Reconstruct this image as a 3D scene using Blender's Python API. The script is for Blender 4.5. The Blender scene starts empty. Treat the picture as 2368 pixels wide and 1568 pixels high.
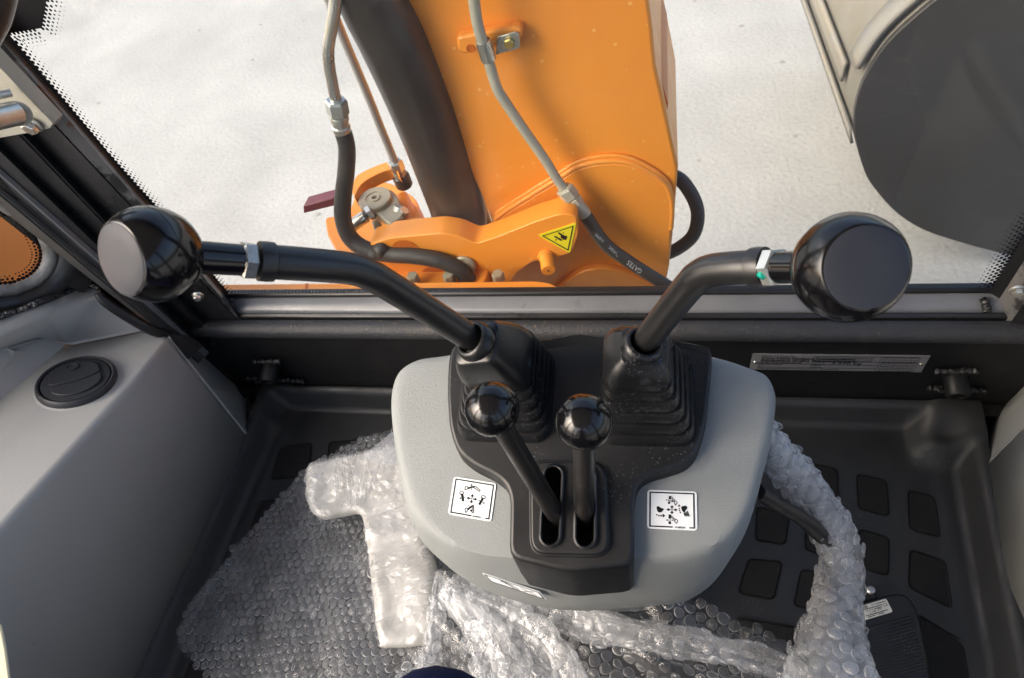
import bpy, bmesh, math, random
from mathutils import Vector, Matrix, noise

random.seed(7)
sc = bpy.context.scene
V = Vector

# ---------------------------------------------------------------- camera
W, H, F = 2368.0, 1568.0, 1536.0            # measuring frame of the photograph and focal length in it
fwd = V((-0.2068, 0.5825, -0.7861)).normalized()
rgt = V((0.9783, 0.1289, -0.1617)); rgt = (rgt - fwd * rgt.dot(fwd)).normalized()
dwn = fwd.cross(rgt).normalized()
CAM = V((0, 0, 1.2))
cd = bpy.data.cameras.new('camera'); cam = bpy.data.objects.new('camera', cd)
sc.collection.objects.link(cam); sc.camera = cam
cam.matrix_world = Matrix(((rgt.x, -dwn.x, -fwd.x, CAM.x), (rgt.y, -dwn.y, -fwd.y, CAM.y),
                           (rgt.z, -dwn.z, -fwd.z, CAM.z), (0, 0, 0, 1)))
cd.sensor_width = 36; cd.lens = 36 * F / W
cd.clip_start = 0.02; cd.clip_end = 500
cd.dof.use_dof = True; cd.dof.focus_distance = 0.86; cd.dof.aperture_fstop = 9.0

# ---------------------------------------------------------------- sky, sun, exposure
SUN = V((0.72, 0.36, -0.60)).normalized()     # the way the light travels
world = bpy.data.worlds.new('World'); sc.world = world; world.use_nodes = True
wn = world.node_tree.nodes; wl = world.node_tree.links
sky = wn.new('ShaderNodeTexSky'); sky.sky_type = 'NISHITA'; sky.sun_disc = False
sky.sun_elevation = math.asin(-SUN.z); sky.sun_rotation = math.atan2(-SUN.x, -SUN.y)
sky.air_density = 0.8; sky.dust_density = 6.0; sky.ozone_density = 0.3
wl.new(sky.outputs[0], wn['Background'].inputs[0]); wn['Background'].inputs[1].default_value = 0.15
sd = bpy.data.lights.new('sun', 'SUN'); sun = bpy.data.objects.new('sun', sd); sc.collection.objects.link(sun)
sd.energy = 0.8; sd.angle = math.radians(60); sd.color = (1.0, 0.99, 0.975)
sun.rotation_euler = SUN.to_track_quat('-Z', 'Y').to_euler()
sc.view_settings.view_transform = 'Standard'; sc.view_settings.look = 'None'
sc.view_settings.gamma = 1.0; sc.view_settings.exposure = 1.5
sc.view_settings.use_curve_mapping = False
sc.cycles.use_denoising = True
sc.cycles.max_bounces = 10; sc.cycles.diffuse_bounces = 5; sc.cycles.glossy_bounces = 5
sc.cycles.transparent_max_bounces = 40; sc.cycles.transmission_bounces = 6
sc.cycles.caustics_reflective = False; sc.cycles.caustics_refractive = False

# ---------------------------------------------------------------- measuring helpers: a sight line meets a real plane
def ray(px, py):
    return fwd + rgt * ((px - W / 2) / F) + dwn * ((py - H / 2) / F)
def PP(px, py, p0, n):
    r = ray(px, py); return CAM + r * ((V(p0) - CAM).dot(V(n)) / r.dot(V(n)))
def PX(px, py, x): return PP(px, py, (x, 0, 0), (1, 0, 0))
def PY(px, py, y): return PP(px, py, (0, y, 0), (0, 1, 0))
def PZ(px, py, z): return PP(px, py, (0, 0, z), (0, 0, 1))
def PD(px, py, d): return CAM + ray(px, py) * d

# ---------------------------------------------------------------- object helpers
def link(o):
    sc.collection.objects.link(o); return o
def tag(o, label=None, cat=None, group=None, kind=None):
    if label: o['label'] = label
    if cat: o['category'] = cat
    if group: o['group'] = group
    if kind: o['kind'] = kind
    return o
def thing(name, loc, label, cat, group=None):
    o = link(bpy.data.objects.new(name, None)); o.location = loc; o.empty_display_size = 0.05
    return tag(o, label, cat, group)
WLOC = {}
def own(o, parent):
    if parent is not None:
        o.parent = parent
        l = V(parent.location) if parent.type == 'EMPTY' else V((0, 0, 0))
        if parent.type == 'EMPTY':
            o.matrix_parent_inverse = Matrix.Translation(-l)
    return o
def mk(name, verts, faces, mat, parent=None, smooth=False, bevel=0, seg=2, angle=35, solid=0, sub=0):
    me = bpy.data.meshes.new(name); me.from_pydata([tuple(v) for v in verts], [], faces)
    bm = bmesh.new(); bm.from_mesh(me); bmesh.ops.recalc_face_normals(bm, faces=bm.faces); bm.to_mesh(me); bm.free()
    return fin(name, me, mat, parent, smooth, bevel, seg, angle, solid, sub)
def fin(name, me, mat, parent=None, smooth=False, bevel=0, seg=2, angle=35, solid=0, sub=0):
    me.materials.append(M[mat])
    o = link(bpy.data.objects.new(name, me)); own(o, parent)
    if smooth or bevel:
        me.shade_smooth()
        if not bevel or True:
            try: me.set_sharp_from_angle(angle=math.radians(angle if not bevel else 60))
            except Exception: pass
    if solid:
        m = o.modifiers.new('solid', 'SOLIDIFY'); m.thickness = solid; m.offset = -1
    if bevel:
        m = o.modifiers.new('bevel', 'BEVEL'); m.width = bevel; m.segments = seg
        m.limit_method = 'ANGLE'; m.angle_limit = math.radians(angle); m.harden_normals = False
    if sub:
        m = o.modifiers.new('sub', 'SUBSURF'); m.levels = sub; m.render_levels = sub
    return o
def cat_open(P, n=6):
    out = []
    for i in range(len(P) - 1):
        p0 = P[max(i - 1, 0)]; p1 = P[i]; p2 = P[i + 1]; p3 = P[min(i + 2, len(P) - 1)]
        for k in range(n):
            t = k / n
            out.append(0.5 * ((2 * p1) + (p2 - p0) * t + (2 * p0 - 5 * p1 + 4 * p2 - p3) * t * t + (3 * p1 - p0 - 3 * p2 + p3) * t ** 3))
    out.append(P[-1].copy() if hasattr(P[-1], 'copy') else P[-1]); return out
def cat_closed(P, n=4):
    out = []; m = len(P)
    for i in range(m):
        p0, p1, p2, p3 = P[(i - 1) % m], P[i], P[(i + 1) % m], P[(i + 2) % m]
        for k in range(n):
            t = k / n
            out.append(0.5 * ((2 * p1) + (p2 - p0) * t + (2 * p0 - 5 * p1 + 4 * p2 - p3) * t * t + (3 * p1 - p0 - 3 * p2 + p3) * t ** 3))
    return out
def loft_data(rings, cap0=True, cap1=True, closed=True):
    n = len(rings[0]); vs = [p for r in rings for p in r]; fs = []
    for i in range(len(rings) - 1):
        for j in range(n if closed else n - 1):
            a = i * n + j; b = i * n + (j + 1) % n
            fs.append((a, b, b + n, a + n))
    if closed and cap0: fs.append(tuple(range(n))[::-1])
    if closed and cap1: fs.append(tuple((len(rings) - 1) * n + k for k in range(n)))
    return vs, fs
def loft(name, rings, mat, parent=None, cap0=True, cap1=True, closed=True, **k):
    vs, fs = loft_data(rings, cap0, cap1, closed); return mk(name, vs, fs, mat, parent, **k)
def prism(name, poly, off, mat, parent=None, **k):
    off = V(off); return loft(name, [[p for p in poly], [p + off for p in poly]], mat, parent, **k)
def tube_data(pts, rad, seg=14, cap=True):
    n = len(pts); rad = rad if isinstance(rad, (list, tuple)) else [rad] * n
    T = []
    for i in range(n):
        T.append((pts[min(i + 1, n - 1)] - pts[max(i - 1, 0)]).normalized())
    u = T[0].orthogonal().normalized(); rings = []
    for i in range(n):
        u = (u - T[i] * u.dot(T[i])).normalized(); w = T[i].cross(u)
        rings.append([pts[i] + (u * math.cos(a) + w * math.sin(a)) * rad[i] for a in [2 * math.pi * k / seg for k in range(seg)]])
    return loft_data(rings, cap, cap)
def tube(name, pts, rad, mat, parent=None, seg=14, n=8, smooth_path=True, angle=40):
    m = len(pts); rad = rad if isinstance(rad, (list, tuple)) else [rad] * m
    if smooth_path and m > 2:
        pts2 = cat_open(pts, n); r2 = []
        for i in range(len(pts2)):
            f = min(i / n, m - 1.0001); k = int(f); r2.append(rad[k] + (rad[k + 1] - rad[k]) * (f - k))
        pts, rad = pts2, r2
    vs, fs = tube_data(pts, rad, seg); return mk(name, vs, fs, mat, parent, smooth=True, angle=angle)
def frame_of(axis):
    a = V(axis).normalized(); u = a.orthogonal().normalized(); return a, u, a.cross(u)
def lathe(name, c, axis, prof, mat, parent=None, seg=28, angle=35, jitter=0, up=None, closed=False):
    a, u, w = frame_of(axis)
    if up is not None:
        u = (V(up) - a * V(up).dot(a)).normalized(); w = a.cross(u)
    c = V(c)
    rings = [[c + a * h + (u * math.cos(t) + w * math.sin(t)) * max(r, 1e-5) for t in [2 * math.pi * (k + .5) / seg for k in range(seg)]] for r, h in prof]
    if closed: rings.append(rings[0])
    return loft(name, rings, mat, parent, cap0=not closed, cap1=not closed, smooth=True, angle=angle)
def hexnut(name, c, axis, r, h, mat, parent=None):
    return lathe(name, c, axis, [(r * .86, 0), (r, h * .12), (r, h * .88), (r * .86, h)], mat, parent, seg=6, angle=20)
def rrect(c, ex, ey, hx, hy, r, n=5):
    out = []
    for sx, sy, a0 in ((1, 1, 0), (-1, 1, 90), (-1, -1, 180), (1, -1, 270)):
        for k in range(n + 1):
            a = math.radians(a0 + 90 * k / n)
            out.append(c + ex * (sx * (hx - r) + r * math.cos(a)) + ey * (sy * (hy - r) + r * math.sin(a)))
    return out
def round_poly(poly, r, n=4):
    out = []; m = len(poly)
    for i in range(m):
        p = poly[i]; a = poly[i - 1] - p; b = poly[(i + 1) % m] - p
        ra = min(r, a.length * .45); rb = min(r, b.length * .45)
        s = p + a.normalized() * ra; e = p + b.normalized() * rb
        for k in range(n + 1):
            t = k / n; out.append(s * (1 - t) ** 2 + p * 2 * t * (1 - t) + e * t * t)
    return out
def text_mesh(name, body, size, O, U, Vv, mat, parent=None, align='LEFT', lift=0.0004, sx=1.0, bold=0.0):
    cu = bpy.data.curves.new('t', 'FONT'); cu.body = body; cu.size = size; cu.align_x = align; cu.offset = bold
    cu.resolution_u = 2
    o = link(bpy.data.objects.new('t', cu)); dg = bpy.context.evaluated_depsgraph_get(); dg.update()
    me = bpy.data.meshes.new_from_object(o.evaluated_get(dg)); bpy.data.objects.remove(o); bpy.data.curves.remove(cu)
    U = V(U).normalized(); Vv = V(Vv); Vv = (Vv - U * Vv.dot(U)).normalized(); N = U.cross(Vv)
    for v in me.vertices:
        v.co = V(O) + U * (v.co.x * sx) + Vv * v.co.y + N * lift
    me.name = name; me.materials.clear()
    return fin(name, me, mat, parent)
def polys(name, plist, mat, parent=None):
    vs, fs = [], []
    for p in plist:
        b = len(vs); vs += p; fs.append(tuple(range(b, b + len(p))))
    me = bpy.data.meshes.new(name); me.from_pydata([tuple(v) for v in vs], [], fs)
    return fin(name, me, mat, parent)
def sstep(a, b, x):
    t = max(0.0, min(1.0, (x - a) / (b - a))); return t * t * (3 - 2 * t)
def lerp(a, b, t): return a + (b - a) * t

# ---------------------------------------------------------------- materials
M = {}
def mat(name, col, rough=.5, metal=0, bump=0, bscale=200, spec=.5, col2=None, cscale=5, cmin=.4, cmax=.7, coat=0, detail=4, rvar=0, bdist=.002, coat_r=.08):
    m = bpy.data.materials.new(name); m.use_nodes = True; nt = m.node_tree; b = nt.nodes['Principled BSDF']
    b.inputs['Base Color'].default_value = (*col, 1); b.inputs['Roughness'].default_value = rough
    b.inputs['Metallic'].default_value = metal; b.inputs['Specular IOR Level'].default_value = spec
    b.inputs['Coat Weight'].default_value = coat; b.inputs['Coat Roughness'].default_value = coat_r
    tc = nt.nodes.new('ShaderNodeTexCoord')
    def nz(scale, det=detail):
        t = nt.nodes.new('ShaderNodeTexNoise'); t.inputs['Scale'].default_value = scale; t.inputs['Detail'].default_value = det
        nt.links.new(tc.outputs['Object'], t.inputs['Vector']); return t
    if col2:
        t = nz(cscale, 6); r = nt.nodes.new('ShaderNodeValToRGB')
        r.color_ramp.elements[0].position = cmin; r.color_ramp.elements[1].position = cmax
        r.color_ramp.elements[0].color = (*col, 1); r.color_ramp.elements[1].color = (*col2, 1)
        nt.links.new(t.outputs[0], r.inputs[0]); nt.links.new(r.outputs[0], b.inputs['Base Color'])
    if rvar:
        t = nz(18, 5); mr = nt.nodes.new('ShaderNodeMapRange'); mr.inputs[1].default_value = .3; mr.inputs[2].default_value = .7
        mr.inputs[3].default_value = max(0, rough - rvar); mr.inputs[4].default_value = rough + rvar
        nt.links.new(t.outputs[0], mr.inputs[0]); nt.links.new(mr.outputs[0], b.inputs['Roughness'])
    if bump:
        t = nz(bscale); bp = nt.nodes.new('ShaderNodeBump'); bp.inputs['Strength'].default_value = bump; bp.inputs['Distance'].default_value = bdist
        nt.links.new(t.outputs[0], bp.inputs['Height']); nt.links.new(bp.outputs[0], b.inputs['Normal'])
    M[name] = m; return m
mat('grey_plastic', (.226, .243, .243), .55, bump=.5, bscale=620, spec=.35, col2=(.211, .227, .227), cscale=9, bdist=.0012)
mat('side_grey', (.385, .393, .38), .5, bump=.25, bscale=500, spec=.4, col2=(.36, .368, .356), cscale=6, bdist=.001)
mat('white_grey', (.50, .52, .50), .45, bump=.1, bscale=300, spec=.4, col2=(.40, .415, .40), cscale=8)
mat('vent_black', (.028, .031, .036), .5, bump=.15, bscale=900, spec=.4, bdist=.0006)
mat('rubber', (.0060, .0068, .0082), .46, bump=.12, bscale=420, spec=.45, col2=(.0085, .0094, .0112), cscale=30, rvar=.07, bdist=.001)
mat('rubber_boot', (.0085, .0092, .0105), .31, bump=.1, bscale=500, spec=.45, col2=(.014, .0145, .016), cscale=40, rvar=.06, bdist=.001)
mat('mat_rubber', (.023, .0245, .026), .48, bump=.25, bscale=500, spec=.42, col2=(.031, .032, .033), cscale=8, rvar=.1, bdist=.001)
mat('tile_rubber', (.013, .013, .013), .72, bump=.9, bscale=420, spec=.3, col2=(.026, .022, .017), cscale=7, cmin=.5, cmax=.85, bdist=.002)
mat('seal_rubber', (.012, .012, .013), .38, bump=.1, bscale=150, spec=.45)
mat('strip_rubber', (.055, .055, .054), .45, bump=.2, bscale=60, spec=.4, col2=(.075, .073, .07), cscale=20)
mat('black_paint', (.015, .0155, .017), .33, bump=.06, bscale=40, spec=.5, col2=(.014, .0145, .016), cscale=12, rvar=.1)
mat('wall_black', (.010, .0102, .011), .5, bump=.15, bscale=60, spec=.35, col2=(.012, .012, .012), cscale=7, rvar=.08)
mat('sheen_grey', (.15, .157, .168), .34, bump=.05, bscale=30, spec=.6, col2=(.12, .125, .135), cscale=14, rvar=.08)  # base lightened to carry the sky's reflection on the sill
mat('foam_lip', (.030, .032, .036), .5, bump=.7, bscale=260, spec=.4, col2=(.055, .05, .045), cscale=16, cmin=.55, cmax=.8, bdist=.002)
mat('frit', (.004, .004, .006), .5, spec=.3)
mat('hole_black', (.001, .001, .001), .9, spec=0)
mat('lever_paint', (.016, .0162, .017), .33, bump=.05, bscale=120, spec=.55, rvar=.05, bdist=.001)
mat('lever_small', (.016, .015, .015), .36, bump=.1, bscale=150, spec=.5, col2=(.03, .026, .023), cscale=25, cmin=.5, cmax=.8, rvar=.08, bdist=.001)
mat('knob_gloss', (.005, .005, .006), .15, spec=.5, bump=.04, bscale=60, rvar=.05, bdist=.001)
mat('knob_cap', (.042, .046, .058), .40, spec=.12, bump=.08, bscale=60, rvar=.08, bdist=.001)
mat('zinc', (.62, .63, .60), .32, metal=.85, bump=.12, bscale=120, col2=(.50, .50, .44), cscale=25, rvar=.1)
mat('zinc_dull', (.42, .41, .345), .36, metal=.12, bump=.15, bscale=100, col2=(.38, .37, .31), cscale=20, rvar=.1)
mat('brass_zinc', (.62, .47, .16), .3, metal=.9, bump=.1, bscale=90)
mat('tan_steel', (.40, .36, .26), .45, metal=.3, bump=.2, bscale=60, col2=(.30, .27, .20), cscale=30)
mat('orange', (.86, .315, .042), .38, spec=.45, coat=.15, coat_r=.12, bump=.05, bscale=25, col2=(.83, .285, .034), cscale=4, rvar=.06)
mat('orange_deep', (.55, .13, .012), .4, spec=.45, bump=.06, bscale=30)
mat('cyl_black', (.030, .027, .025), .34, spec=.5, bump=.06, bscale=40, col2=(.055, .045, .035), cscale=3, cmin=.4, cmax=.8, rvar=.04)
mat('hose', (.032, .0315, .031), .48, spec=.4, bump=.35, bscale=70, col2=(.06, .052, .045), cscale=16, cmin=.5, cmax=.8, rvar=.1)
mat('maroon', (.16, .035, .045), .4, spec=.4, bump=.1, bscale=80)
mat('bucket_dark', (.028, .0272, .0255), .42, spec=.3, bump=.12, bscale=18, col2=(.032, .028, .024), cscale=3.2, cmin=.4, cmax=.75, rvar=.1)
mat('bucket_shell', (.165, .158, .137), .6, spec=.3, bump=.25, bscale=25, col2=(.15, .14, .115), cscale=10, rvar=.1)
mat('bucket_plate', (.19, .185, .17), .55, spec=.3, bump=.2, bscale=30, col2=(.20, .18, .14), cscale=15)
mat('yellow', (.80, .70, .02), .45)
mat('ink', (.008, .010, .012), .6, spec=.2)
mat('sticker', (.80, .84, .86), .35, spec=.4, coat=.2)
mat('label_cream', (.66, .66, .60), .4)
mat('plate_alu', (.22, .22, .23), .45, metal=.15, bump=.15, bscale=90, rvar=.08)
mat('white_ink', (.7, .72, .7), .6)
mat('navy', (.010, .014, .045), .9, bump=.5, bscale=300, spec=.1)
mat('skin', (.45, .26, .18), .5); mat('hair', (.02, .015, .012), .6)
mat('roof_lining', (.55, .55, .53), .9, spec=.1)
mat('teal', (.0, .35, .26), .4)
mat('weld', (.035, .035, .036), .25, metal=.3, bump=1.0, bscale=90, bdist=.006)
mat('boom_dust', (.55, .48, .33), .7)
mat('strap', (.75, .70, .50), .6)

def schlick(N, L, f0=.04, normal=None):
    lw = N.new('ShaderNodeLayerWeight'); lw.inputs[0].default_value = .5
    if normal: L.new(normal, lw.inputs['Normal'])
    p = N.new('ShaderNodeMath'); p.operation = 'POWER'; p.inputs[1].default_value = 5; L.new(lw.outputs['Facing'], p.inputs[0])
    m = N.new('ShaderNodeMath'); m.operation = 'MULTIPLY_ADD'; m.use_clamp = True; m.inputs[1].default_value = 1 - f0; m.inputs[2].default_value = f0
    L.new(p.outputs[0], m.inputs[0]); return m
def film(name, tr, white, gl, rough, bump, bscale, tint=(.86, .88, .90)):
    m = bpy.data.materials.new(name); m.use_nodes = True; nt = m.node_tree; N = nt.nodes; L = nt.links
    N.remove(N['Principled BSDF']); out = N['Material Output']
    t = N.new('ShaderNodeBsdfTransparent'); t.inputs[0].default_value = (1, 1, 1, 1)
    d = N.new('ShaderNodeBsdfDiffuse'); d.inputs[0].default_value = (*tint, 1)
    tl = N.new('ShaderNodeBsdfTranslucent'); tl.inputs[0].default_value = (*tint, 1)
    g = N.new('ShaderNodeBsdfGlossy'); g.inputs['Roughness'].default_value = rough; g.inputs[0].default_value = (.95, .97, 1, 1)
    tc = N.new('ShaderNodeTexCoord'); nz = N.new('ShaderNodeTexNoise'); nz.inputs['Scale'].default_value = bscale; nz.inputs['Detail'].default_value = 3
    nz.inputs['Distortion'].default_value = 1.2
    L.new(tc.outputs['Object'], nz.inputs['Vector'])
    bp = N.new('ShaderNodeBump'); bp.inputs['Strength'].default_value = bump; bp.inputs['Distance'].default_value = .004
    L.new(nz.outputs[0], bp.inputs['Height'])
    for s in (d, tl, g): L.new(bp.outputs[0], s.inputs['Normal'])
    m1 = N.new('ShaderNodeMixShader'); m1.inputs[0].default_value = .5; L.new(d.outputs[0], m1.inputs[1]); L.new(tl.outputs[0], m1.inputs[2])
    lw = N.new('ShaderNodeLayerWeight'); lw.inputs[0].default_value = .35; L.new(bp.outputs[0], lw.inputs['Normal'])
    # milky film over clear film: the share of milk varies from place to place and grows where the film is seen edge on
    n2 = N.new('ShaderNodeTexNoise'); n2.inputs['Scale'].default_value = 14; n2.inputs['Detail'].default_value = 4; L.new(tc.outputs['Object'], n2.inputs['Vector'])
    mr = N.new('ShaderNodeMapRange'); mr.inputs[1].default_value = .35; mr.inputs[2].default_value = .7; mr.inputs[3].default_value = white * .35; mr.inputs[4].default_value = white * 2.0
    L.new(n2.outputs[0], mr.inputs[0])
    ad = N.new('ShaderNodeMath'); ad.operation = 'MULTIPLY_ADD'; ad.use_clamp = True; ad.inputs[1].default_value = .30
    L.new(lw.outputs['Facing'], ad.inputs[0]); L.new(mr.outputs[0], ad.inputs[2])
    m2 = N.new('ShaderNodeMixShader'); L.new(ad.outputs[0], m2.inputs[0]); L.new(t.outputs[0], m2.inputs[1]); L.new(m1.outputs[0], m2.inputs[2])
    fr = N.new('ShaderNodeMath'); fr.operation = 'MULTIPLY_ADD'; fr.use_clamp = True; fr.inputs[1].default_value = .5; fr.inputs[2].default_value = gl
    L.new(schlick(N, L, .04, bp.outputs[0]).outputs[0], fr.inputs[0])
    m3 = N.new('ShaderNodeMixShader'); L.new(fr.outputs[0], m3.inputs[0]); L.new(m2.outputs[0], m3.inputs[1]); L.new(g.outputs[0], m3.inputs[2])
    L.new(m3.outputs[0], out.inputs[0]); M[name] = m
film('bubble_film', .6, .05, .02, .15, .5, 160)
film('bubble_glint_wall', .5, .27, .03, .2, .4, 160)  # whitened walls: bright rims from refraction and gloss put into the colour
film('bubble_milky', .6, .16, .03, .15, .5, 160)
film('sheet_film', .7, .015, .015, .2, .5, 60)
film('crinkle_film', .6, .14, .02, .28, .3, 60)
film('fold_film', .4, .16, .04, .2, 1.0, 50)

def glass(name, dirt=.02):
    m = bpy.data.materials.new(name); m.use_nodes = True; nt = m.node_tree; N = nt.nodes; L = nt.links
    N.remove(N['Principled BSDF'])
    t = N.new('ShaderNodeBsdfTransparent'); t.inputs[0].default_value = (.97, .985, .975, 1)
    g = N.new('ShaderNodeBsdfGlossy'); g.inputs['Roughness'].default_value = .01
    fr = schlick(N, L, .014)
    a = N.new('ShaderNodeMixShader'); L.new(fr.outputs[0], a.inputs[0]); L.new(t.outputs[0], a.inputs[1]); L.new(g.outputs[0], a.inputs[2])
    d = N.new('ShaderNodeBsdfTranslucent'); d.inputs[0].default_value = (.9, .9, .88, 1)
    b = N.new('ShaderNodeMixShader'); L.new(a.outputs[0], b.inputs[1]); L.new(d.outputs[0], b.inputs[2])
    tc = N.new('ShaderNodeTexCoord'); nz = N.new('ShaderNodeTexNoise'); nz.inputs['Scale'].default_value = 7; nz.inputs['Detail'].default_value = 5
    L.new(tc.outputs['Object'], nz.inputs['Vector'])
    mr = N.new('ShaderNodeMapRange'); mr.inputs[1].default_value = .3; mr.inputs[2].default_value = .7; mr.inputs[3].default_value = dirt * .6; mr.inputs[4].default_value = dirt * 1.5
    L.new(nz.outputs[0], mr.inputs[0]); L.new(mr.outputs[0], b.inputs[0])
    L.new(b.outputs[0], N['Material Output'].inputs[0]); M[name] = m
glass('glass', .014)

def ground_mat():
    m = bpy.data.materials.new('concrete'); m.use_nodes = True; nt = m.node_tree; N = nt.nodes; L = nt.links; b = N['Principled BSDF']
    tc = N.new('ShaderNodeTexCoord')
    def nz(s, d=6, dist=0):
        t = N.new('ShaderNodeTexNoise'); t.inputs['Scale'].default_value = s; t.inputs['Detail'].default_value = d; t.inputs['Distortion'].default_value = dist
        L.new(tc.outputs['Object'], t.inputs['Vector']); return t
    r = N.new('ShaderNodeValToRGB'); r.color_ramp.elements[0].position = .3; r.color_ramp.elements[1].position = .72
    r.color_ramp.elements[0].color = (.305, .306, .296, 1); r.color_ramp.elements[1].color = (.385, .385, .372, 1)
    L.new(nz(1.6, 10).outputs[0], r.inputs[0])
    g = N.new('ShaderNodeValToRGB'); g.color_ramp.elements[0].position = .36; g.color_ramp.elements[1].position = .5
    g.color_ramp.elements[0].color = (.62, .62, .61, 1); g.color_ramp.elements[1].color = (1, 1, 1, 1)
    L.new(nz(55, 4).outputs[0], g.inputs[0])
    mx = N.new('ShaderNodeMix'); mx.data_type = 'RGBA'; mx.blend_type = 'MULTIPLY'; mx.inputs[0].default_value = .28
    L.new(r.outputs[0], mx.inputs[6]); L.new(g.outputs[0], mx.inputs[7])
    # hairline cracks and a few dark specks
    vo = N.new('ShaderNodeTexVoronoi'); vo.feature = 'DISTANCE_TO_EDGE'; vo.inputs['Scale'].default_value = .55
    ds = nz(2.2, 8); va = N.new('ShaderNodeMix'); va.data_type = 'VECTOR'; va.inputs[0].default_value = .25
    L.new(tc.outputs['Object'], va.inputs[4]); L.new(ds.outputs['Color'], va.inputs[5]); L.new(va.outputs[1], vo.inputs['Vector'])
    cr = N.new('ShaderNodeValToRGB'); cr.color_ramp.elements[0].position = .0015; cr.color_ramp.elements[1].position = .006
    cr.color_ramp.elements[0].color = (.62, .61, .58, 1); cr.color_ramp.elements[1].color = (1, 1, 1, 1); L.new(vo.outputs[0], cr.inputs[0])
    m2 = N.new('ShaderNodeMix'); m2.data_type = 'RGBA'; m2.blend_type = 'MULTIPLY'; m2.inputs[0].default_value = .09
    L.new(mx.outputs[2], m2.inputs[6]); L.new(cr.outputs[0], m2.inputs[7])
    sp = N.new('ShaderNodeTexVoronoi'); sp.inputs['Scale'].default_value = 3.1; L.new(tc.outputs['Object'], sp.inputs['Vector'])
    sr = N.new('ShaderNodeValToRGB'); sr.color_ramp.elements[0].position = .03; sr.color_ramp.elements[1].position = .06
    sr.color_ramp.elements[0].color = (.5, .49, .42, 1); sr.color_ramp.elements[1].color = (1, 1, 1, 1); L.new(sp.outputs[0], sr.inputs[0])
    m3 = N.new('ShaderNodeMix'); m3.data_type = 'RGBA'; m3.blend_type = 'MULTIPLY'; m3.inputs[0].default_value = .7
    L.new(m2.outputs[2], m3.inputs[6]); L.new(sr.outputs[0], m3.inputs[7])
    L.new(m3.outputs[2], b.inputs['Base Color']); b.inputs['Roughness'].default_value = .85; b.inputs['Specular IOR Level'].default_value = .2
    bp = N.new('ShaderNodeBump'); bp.inputs['Strength'].default_value = .4; bp.inputs['Distance'].default_value = .01
    L.new(nz(40, 6).outputs[0], bp.inputs['Height']); L.new(bp.outputs[0], b.inputs['Normal']); M['concrete'] = m
ground_mat()

def worn_mat():   # post paint chipped through to grey primer and rust
    mat('worn_post', (.030, .030, .031), .4, spec=.5, bump=.1, bscale=80); m = M['worn_post']; nt = m.node_tree; N = nt.nodes; L = nt.links; b = N['Principled BSDF']
    tc = N.new('ShaderNodeTexCoord'); n1 = N.new('ShaderNodeTexNoise'); n1.inputs['Scale'].default_value = 9; n1.inputs['Detail'].default_value = 8; n1.inputs['Roughness'].default_value = .7
    L.new(tc.outputs['Object'], n1.inputs['Vector'])
    r = N.new('ShaderNodeValToRGB'); e = r.color_ramp.elements; e[0].position = .44; e[0].color = (.028, .028, .029, 1); e[1].position = .48; e[1].color = (.13, .13, .125, 1)
    x = e.new(.58); x.color = (.13, .125, .12, 1); y = e.new(.61); y.color = (.12, .05, .025, 1)
    L.new(n1.outputs[0], r.inputs[0]); L.new(r.outputs[0], b.inputs['Base Color'])
worn_mat()
def foam_mat():   # creased off-white packing foam under clear film
    m = mat('foam', (.36, .355, .33), .40, spec=.5, col2=(.46, .455, .43), cscale=30, cmin=.35, cmax=.65, bump=.0); nt = m.node_tree; N = nt.nodes; L = nt.links; b = N['Principled BSDF']
    tc = N.new('ShaderNodeTexCoord')
    def rid(sc_, k):
        v = N.new('ShaderNodeTexNoise'); v.noise_type = 'RIDGED_MULTIFRACTAL'; v.inputs['Scale'].default_value = sc_; v.inputs['Detail'].default_value = 3; v.inputs['Distortion'].default_value = k
        L.new(tc.outputs['Object'], v.inputs['Vector']); return v
    b1 = N.new('ShaderNodeBump'); b1.inputs['Strength'].default_value = .35; b1.inputs['Distance'].default_value = .004; L.new(rid(16, 1.5).outputs[0], b1.inputs['Height'])
    b2 = N.new('ShaderNodeBump'); b2.inputs['Strength'].default_value = .25; b2.inputs['Distance'].default_value = .002; L.new(rid(60, .8).outputs[0], b2.inputs['Height']); L.new(b1.outputs[0], b2.inputs['Normal'])
    L.new(b2.outputs[0], b.inputs['Normal']); b.inputs['Coat Weight'].default_value = .5; b.inputs['Coat Roughness'].default_value = .18; L.new(b2.outputs[0], b.inputs['Coat Normal'])
foam_mat()
mat('white_seal', (.33, .33, .31), .35, bump=.6, bscale=45, col2=(.12, .12, .115), cscale=16, cmin=.42, cmax=.6, bdist=.006)
mat('wrap_black', (.02, .02, .022), .15, bump=1.0, bscale=120, spec=.8, bdist=.01)
mat('core_grey', (.20, .21, .22), .6)

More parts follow.
